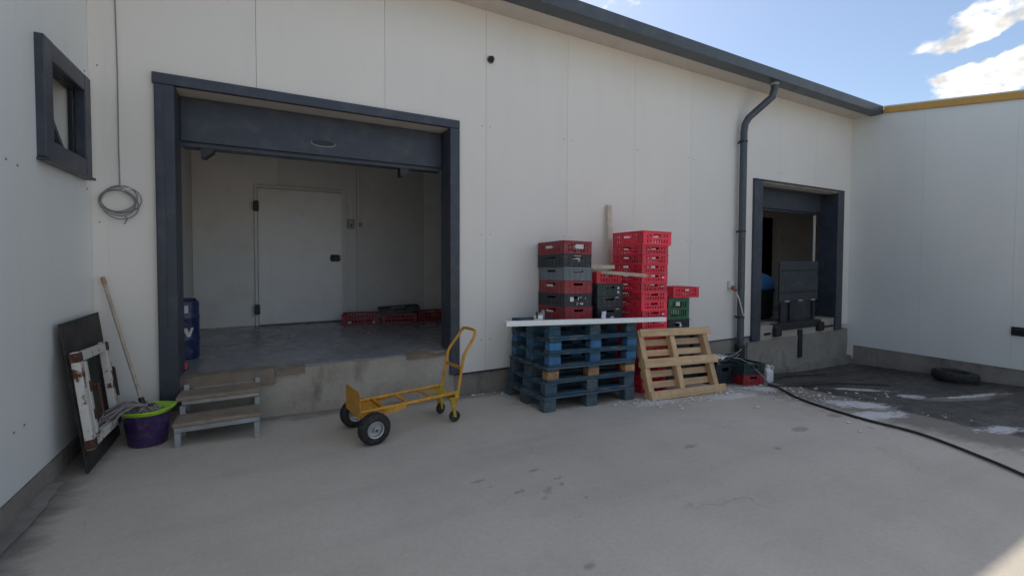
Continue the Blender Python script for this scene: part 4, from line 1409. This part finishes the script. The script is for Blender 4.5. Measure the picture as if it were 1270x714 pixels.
# ------------------------------------------------------------------ wall fixtures
cc_ = thing('cable_coil', 'coil of thin grey cable hanging on the white wall beside the big loading door', 'cable coil', (-1.045, WY - .02, 1.96))
rs = random.Random(11)
b = MB()
pts = []
for i in range(0, 5 * 26):
    a = 2 * math.pi * i / 26 + math.pi / 2
    turn = i // 26
    rr = .112 + .012 * math.sin(turn * 2.1) + .008 * math.sin(a * 2 + turn)
    pts.append((rr * math.cos(a) + .012 * math.sin(turn * 1.7), -.003 * turn - .006, rr * .92 * math.sin(a) - .012 * turn + .012))
b.tube(pts, .0046, 6)
b.build('loops', 'grey_cable', cc_, 0, True)
MB().tube([(.03, -.01, -.12), (.05, -.012, -.15), (.03, -.01, -.19)], .0046, 6).build('loose_end', 'grey_cable', cc_, 0, True)
MB().tube([(.005, -.004, .10), (.0, .006, .4), (.002, .008, 1.0), (-.004, .008, 1.6), (0, .008, 2.36)], .0042, 6).build('rising_cable', 'grey_cable', cc_, 0, True)
MB().box(.03, .075, -.014, .004, .085, .10).build('cable_tie', 'white_plastic', cc_)

sn = thing('wall_sensor', 'small round black sensor high on the white wall right of the loading door', 'sensor', (2.275, WY, 3.785))
MB().lathe([(.036, 0), (.036, .02), (.030, .05), (.018, .064), (.004, .068)], 20, Matrix.Rotation(R(90), 4, 'X')).build('dome', 'black_metal', sn, 0, True)
MB().lathe([(.044, 0.0005), (.044, .01)], 20, Matrix.Rotation(R(90), 4, 'X')).build('base', 'grey_box', sn, 0, True)
MB().lathe([(.010, 0), (.008, .008)], 12, Matrix.Translation((.006, -.066, -.012)) @ Matrix.Rotation(R(90), 4, 'X')).build('lens', 'glass', sn, 0, True)

pg = thing('wall_socket', 'red industrial plug in a pale wall socket left of the downspout', 'socket', (6.62, WY, 1.02))
MB().box(-.045, .045, -.06, -.001, .0, .13).build('socket_box', 'white_plastic', pg, .008)
MB().lathe([(.024, 0), (.036, .01), (.036, .04), (.027, .048), (.027, .08), (.016, .10)], 18, Matrix.Translation((0, -.055, .03)) @ Matrix.Rotation(R(128), 4, 'X')).build('plug', 'red_plug', pg, 0, True)
MB().tube([(.0, -.13, -.05), (.04, -.16, -.16), (.16, -.15, -.42), (.24, -.12, -.66), (.25, -.10, -.85), (.22, -.10, -1.06)], .009, 7).build('cord', 'white_cable', pg, 0, True)

sb = thing('switch_box', 'small grey switch box on the inner wall right of the cold room door', 'switch', (1.205, 7.79 - .001, 2.06))
MB().box(-.055, .055, -.05, 0, -.08, .08).build('case', 'grey_box', sb, .008)
MB().box(-.02, .02, -.054, -.0505, .02, .034).build('indicator', 'white_plastic', sb)
MB().lathe([(.016, 0), (.013, .02)], 12, Matrix.Translation((0, -.05, -.025)) @ Matrix.Rotation(R(90), 4, 'X')).build('knob', 'black_metal', sb, 0, True)

pp = thing('paper_sheet', 'torn pale paper taped to the white cold room door', 'paper', (.47, 7.705 - .003, 2.09))
MB().prism([(-.13, .07), (-.06, .085), (-.005, .045), (.05, .075), (.125, .085), (.11, .01), (.06, -.05), (.02, -.11), (-.01, -.115), (-.04, -.07), (-.10, -.05), (-.12, .0)], -.001, .001).build('sheet', 'paper', pp)
for (a, b_, c, d) in ((-.15, -.05, .085, .105), (.05, .15, .085, .10), (.02, .16, -.085, -.07), (-.14, -.05, -.08, -.065)):
    MB().box(a, b_, -.0022, -.0012, c, d).build('tape', 'paper', pp)

brk = thing('steel_arm', 'black steel bar projecting from the right wall at the picture edge', 'bar', (XR, 2.30, .37))
MB().box(-.02, -.001, -.10, .10, -.07, .07).build('wall_plate', 'black_metal', brk, .003)
MB().bar((-.02, .08, .01), (-.16, -.5, .0), .05, .05).build('arm', 'black_metal', brk, .004)

# ------------------------------------------------------------------ things inside the rooms
br = thing('barrel', 'navy blue plastic barrel with white V mark just inside the loading door', 'barrel', (-.775, 5.60, FZ + .002))
MB().lathe([(.125, 0), (.14, .012), (.142, .18), (.147, .19), (.147, .21), (.142, .22), (.142, .40), (.147, .41), (.147, .43), (.142, .44), (.142, .56), (.132, .585), (.11, .59)], 32).build('body', 'barrel', br, 0, True)
MB().lathe([(.11, .5905), (.118, .592), (.118, .605), (.10, .607)], 28).build('lid', 'black_metal', br, 0, True)


def on_barrel(poly, mat, name, rad=.1445, a0=0.0):
    n = len(poly)
    vs = []
    for rr in (rad, rad + .0012):
        for (u, z) in poly:
            a = a0 + u / rad
            vs.append((rr * math.cos(a), rr * math.sin(a), z))
    fs = [tuple(range(n))[::-1], tuple(range(n, 2 * n))] + [(i, (i + 1) % n, (i + 1) % n + n, i + n) for i in range(n)]
    MB().add(vs, fs).build(name, mat, br)


A0 = math.atan2(-5.6, .775)
on_barrel([(-.02, .32), (.018, .32), (.032, .27), (.055, .32), (.078, .32), (.045, .23), (.018, .23)], 'sticker', 'letter_mark', .1445, A0 - .18 + .3)
on_barrel([(-.04, .47), (.03, .47), (.03, .545), (-.04, .545)], 'sticker', 'label_sticker', .1445, A0 + .12)
rd = thing('red_lump', 'small red plastic lump at the foot of the navy barrel', 'lump', (-.69, 4.98, FZ + .002))
MB().lathe([(.025, 0), (.04, .01), (.043, .045), (.03, .07), (.012, .085), (.012, .10)], 12, None, 1, .8).build('body', 'red_plug', rd, 0, True)
MB().lathe([(.014, .1005), (.014, .115)], 10).build('cap', 'crate_red', rd, 0, True)

for i, (x, y, rz, lab) in enumerate(((1.28, 7.35, -12, 'dark red crate on the inner floor nearest the cold room door'),
                                    (1.86, 7.24, -11, 'dark red crate on the inner floor under the black tray crate'),
                                    (2.42, 7.20, -8, 'dark red crate on the inner floor at the right jamb'))):
    crate('crate', lab, 'crate', (x, y, FZ + .002), (0, 0, R(rz)), .54, .38, .15, 'vent', 'crate_darkred', 'crates on the inner floor',
          [(-.16, .035, .06, .018, 'front'), (.20, .03, .03, .03, 'front')] if i == 0 else [])
crate('crate', 'flat black crate lying on the row of dark red crates inside', 'crate', (1.86, 7.24, FZ + .156), (0, R(-3), R(-9)), .62, .42, .085, 'solid', 'crate_black', 'crates on the inner floor')

bn = thing('blue_bundle', 'rounded blue bundle on a dark bin inside the right dock door', 'bundle', (8.56, 5.55, .33))
MB().lathe([(.36, 0), (.40, .04), (.42, .52), (.44, .55), (.44, .58)], 20, None, 1.1, .8).build('bin', 'near_black', bn, 0, True)
vs = MB()
vs.lathe([(.42, .581), (.44, .62), (.43, .70), (.38, .80), (.28, .87), (.14, .91), (.02, .92)], 26, None, 1.1, .8)
o = vs.build('bundle_top', 'blue_cloth', bn, 0, True)
for v in o.data.vertices:
    n_ = mnoise.noise(Vector(v.co) * 6)
    v.co.z += .02 * n_
    v.co.x *= 1 + .03 * n_

dl = thing('dock_leveller', 'dark steel dock leveller plate standing upright in the right dock door', 'dock leveller', (8.74, 4.72, .30))
MB().box(-.60, .66, .04, .075, .42, 1.16).build('upper_plate', 'leveller', dl, .006)
MB().box(-.56, .50, .06, .085, .05, .419).build('lower_plate', 'leveller', dl, .006)
MB().box(-.30, -.12, .02, .059, .05, .40).build('centre_rib', 'black_metal', dl, .004)
for x in (-.58, .47):
    MB().box(x, x + .07, .025, .058, .05, .40).build('side_rib', 'black_metal', dl, .004)
MB().box(-.90, .62, -.06, .05, -.08, .045).build('hinge_beam', 'black_metal', dl, .01)
for x in (-.45, -.02, .40):
    MB().tube([(x, .03, .425), (x + .12, .03, .425)], .018, 10).build('hinge_knuckle', 'galvanised', dl, 0, True)
for z in (.58, .98):
    MB().box(-.56, .62, .030, .0395, z, z + .03).build('stiffener', 'black_metal', dl, .003)
for x in (-.97, .42):
    MB().box(x + .06, x + .24, -.10, -.005, -.17, .0).build('rubber_bumper', 'rubber', dl, .015)
MB().box(-.13, -.01, -.06, -.012, -.62, -.101).build('support_post', 'black_metal', dl, .004)
for (a, b_) in ((-1.16, -.975), (.73, 1.27)):
    MB().box(a, b_, -.045, -.010, -.13, -.09).build('edge_angle', 'black_metal', dl, .003)

# ------------------------------------------------------------------ things by the dock and on the yard
GXc, GYc = 5.88, 3.94
zg = gz(GXc, GYc) + .006
crate('crate', 'red crate under the green one beside the downspout', 'crate', (GXc, GYc, zg), (0, R(4), R(-6)), .40, .36, .16, 'solid', 'crate_darkred', 'crates beside the downspout')
crate('crate', 'dark green crate with cables on it beside the downspout', 'crate', (GXc - .01, GYc, zg + .163), (0, R(4), R(-4)), .42, .38, .15, 'solid', 'crate_dgreen', 'crates beside the downspout')
crate('crate', 'black crate half hidden between the leaning pallet and the green crate', 'crate', (5.46, 4.12, gz(5.46, 4.12) + .006), (0, R(3), R(5)), .46, .40, .30, 'solid', 'crate_black', 'crates beside the downspout')
jg = thing('jug', 'white plastic jug standing right of the red and green crates', 'jug', (6.46, 3.93, gz(6.46, 3.93) + .004), (0, 0, R(-20)))
MB().lathe([(.082, 0), (.092, .008), (.092, .145), (.086, .17), (.055, .195), (.026, .207), (.026, .225)], 4, Matrix.Rotation(R(45), 4, 'Z'), 1.1, .85).build('body', 'white_plastic', jg, .012, True, 2)
MB().lathe([(.024, .2255), (.024, .245)], 14).build('cap', 'white_plastic', jg, 0, True)
MB().tube([(.03, 0, .205), (.06, 0, .235), (.085, 0, .225), (.085, 0, .17)], .010, 8).build('handle', 'white_plastic', jg, 0, True)
bg_ = thing('plastic_bag', 'crumpled white bag on the black crate behind the leaning pallet', 'bag', (5.52, 4.08, gz(5.46, 4.12) + .312))
b = MB().lathe([(.05, 0), (.15, .005), (.17, .03), (.13, .065), (.06, .085), (.01, .09)], 22, None, 1.2, .8)
o = b.build('film', 'white_plastic', bg_, 0, True)
for v in o.data.vertices:
    n_ = mnoise.noise(Vector(v.co) * 14 + Vector((3, 1, 2)))
    v.co.x *= 1 + .22 * n_
    v.co.y *= 1 + .22 * n_
    v.co.z = max(0, v.co.z * (1 + .5 * n_))
cb_ = thing('tangled_cables', 'tangle of black and pale cables on the crates beside the downspout', 'cables', (5.62, 4.02, gz(5.46, 4.12) + .31))
rs = random.Random(21)
for k in range(6):
    pts = []
    a = rs.uniform(0, 6.28)
    for i in range(16):
        a += rs.uniform(.15, .7)
        pts.append((.09 * math.cos(a) * rs.uniform(1.0, 2.2) + .05 * k - .15, -.02 + .08 * math.sin(a), .015 + .04 * rs.random() + .008 * k))
    MB().tube(pts, .008 if k < 5 else .005, 6).build('black_cable' if k < 5 else 'pale_cable', 'hose' if k < 5 else 'grey_cable', cb_, 0, True)
p0 = Vector((-.02, -.12, .0))
MB().tube([(-.05, -.05, .06), (.10, -.14, .05), (.22, -.22, -.02), (.32, -.30, -.15), (.42, -.36, -.28), (.50, -.40, -.325), (.62, -.46, -.33)], .007, 7).build('pale_cable', 'grey_cable', cb_, 0, True)
MB().tube([(.02, -.02, .06), (.14, -.06, .09), (.28, -.04, .14), (.36, .02, .13), (.44, .06, .08)], .006, 7).build('pale_cable', 'grey_cable', cb_, 0, True)


def catmull(pts, n=8):
    out = []
    for i in range(len(pts) - 1):
        p = [Vector(pts[max(0, min(len(pts) - 1, i + k))]) for k in (-1, 0, 1, 2)]
        for s in range(n):
            t = s / n
            out.append(.5 * ((2 * p[1]) + (p[2] - p[0]) * t + (2 * p[0] - 5 * p[1] + 4 * p[2] - p[3]) * t * t + (3 * p[1] - p[0] - 3 * p[2] + p[3]) * t ** 3))
    out.append(Vector(pts[-1]))
    return out


def on_ground(pts, r):
    return [(p.x, p.y, gz(p.x, p.y) + r + .004) for p in catmull([(x, y, 0) for x, y in pts])]


hs = thing('black_hose', 'long black hose running from the crates to the lower right corner', 'hose')
MB().tube(on_ground([(6.05, 3.66), (5.93, 3.50), (5.62, 3.16), (5.34, 2.80), (5.13, 2.23), (5.11, 1.73), (4.86, 1.25), (4.70, 1.0), (4.3, .45), (4.0, -.4)], .013), .013, 8).build('hose_run', 'hose', hs, 0, True)
h2 = thing('thin_black_cable', 'thin black cable branching off along the wet dock', 'cable')
MB().tube(on_ground([(5.95, 3.62), (6.25, 3.48), (6.6, 3.46), (7.1, 3.52), (7.6, 3.46), (8.4, 3.2)], .008), .008, 6).build('cable_run', 'hose', h2, 0, True)
h3 = thing('wet_dock_cable', 'dark cable behind the white jug along the dock foot', 'cable')
MB().tube(on_ground([(6.2, 4.15), (6.6, 4.12), (7.0, 4.1), (7.6, 4.25), (8.6, 4.2)], .008), .008, 6).build('cable_run', 'hose', h3, 0, True)

ty = thing('tyre', 'old black tyre lying flat against the right wall', 'tyre', (10.02, 2.93, gz(10.02, 2.93) + .082), (R(2), R(2), 0))
MB().lathe([(.17, -.07), (.22, -.082), (.27, -.072), (.292, -.04), (.296, 0), (.292, .04), (.27, .072), (.22, .082), (.17, .07), (.16, .05), (.16, -.05)], 36, ring=True).build('carcass', 'rubber', ty, 0, True)
MB().lathe([(.158, -.06), (.158, -.03), (.05, -.03), (.04, -.06)], 24).build('hub_plate', 'rubber', ty, 0, True)

# scattered white flakes and chips
fl = MB()
rs = random.Random(5)
zones = [(4.3, 3.36, .8, .16, 75), (5.2, 3.30, .6, .35, 75), (5.8, 3.1, .6, .4, 60), (3.6, 3.55, .4, .14, 50), (5.8, 2.6, .6, .3, 16), (6.3, 1.9, .7, .3, 8),
         (3.6, 2.9, .9, .5, 7), (2.3, 4.55, .5, .07, 14), (6.9, 2.9, .6, .4, 14), (5.0, 1.9, 1.0, .6, 6)]
for (cx, cy, rx, ry, n) in zones:
    for _ in range(n):
        x, y = cx + rs.gauss(0, .5) * rx, cy + rs.gauss(0, .5) * ry
        if y > 4.64:
            continue
        z = gz(x, y) + .006
        s = rs.choice((.005, .007, .009, .013, .013, .022)) * rs.uniform(.7, 1.3)
        k = rs.randint(4, 6)
        a0 = rs.random() * 6.28
        ring = [(x + s * rs.uniform(.6, 1.3) * math.cos(a0 + 6.283 * i / k), y + s * rs.uniform(.5, 1.1) * math.sin(a0 + 6.283 * i / k), z + rs.uniform(0, .004)) for i in range(k)]
        top = [(px_, py_, pz_ + rs.uniform(.003, .008)) for (px_, py_, pz_) in ring]
        fl.add(ring + top, [tuple(range(k))[::-1], tuple(range(k, 2 * k))] + [(i, (i + 1) % k, (i + 1) % k + k, i + k) for i in range(k)])
fo = fl.build('white_flakes', 'flake')
fo['kind'] = 'stuff'
fo['label'] = 'white flakes and chips scattered on the concrete near the pallets'
fo['category'] = 'debris'
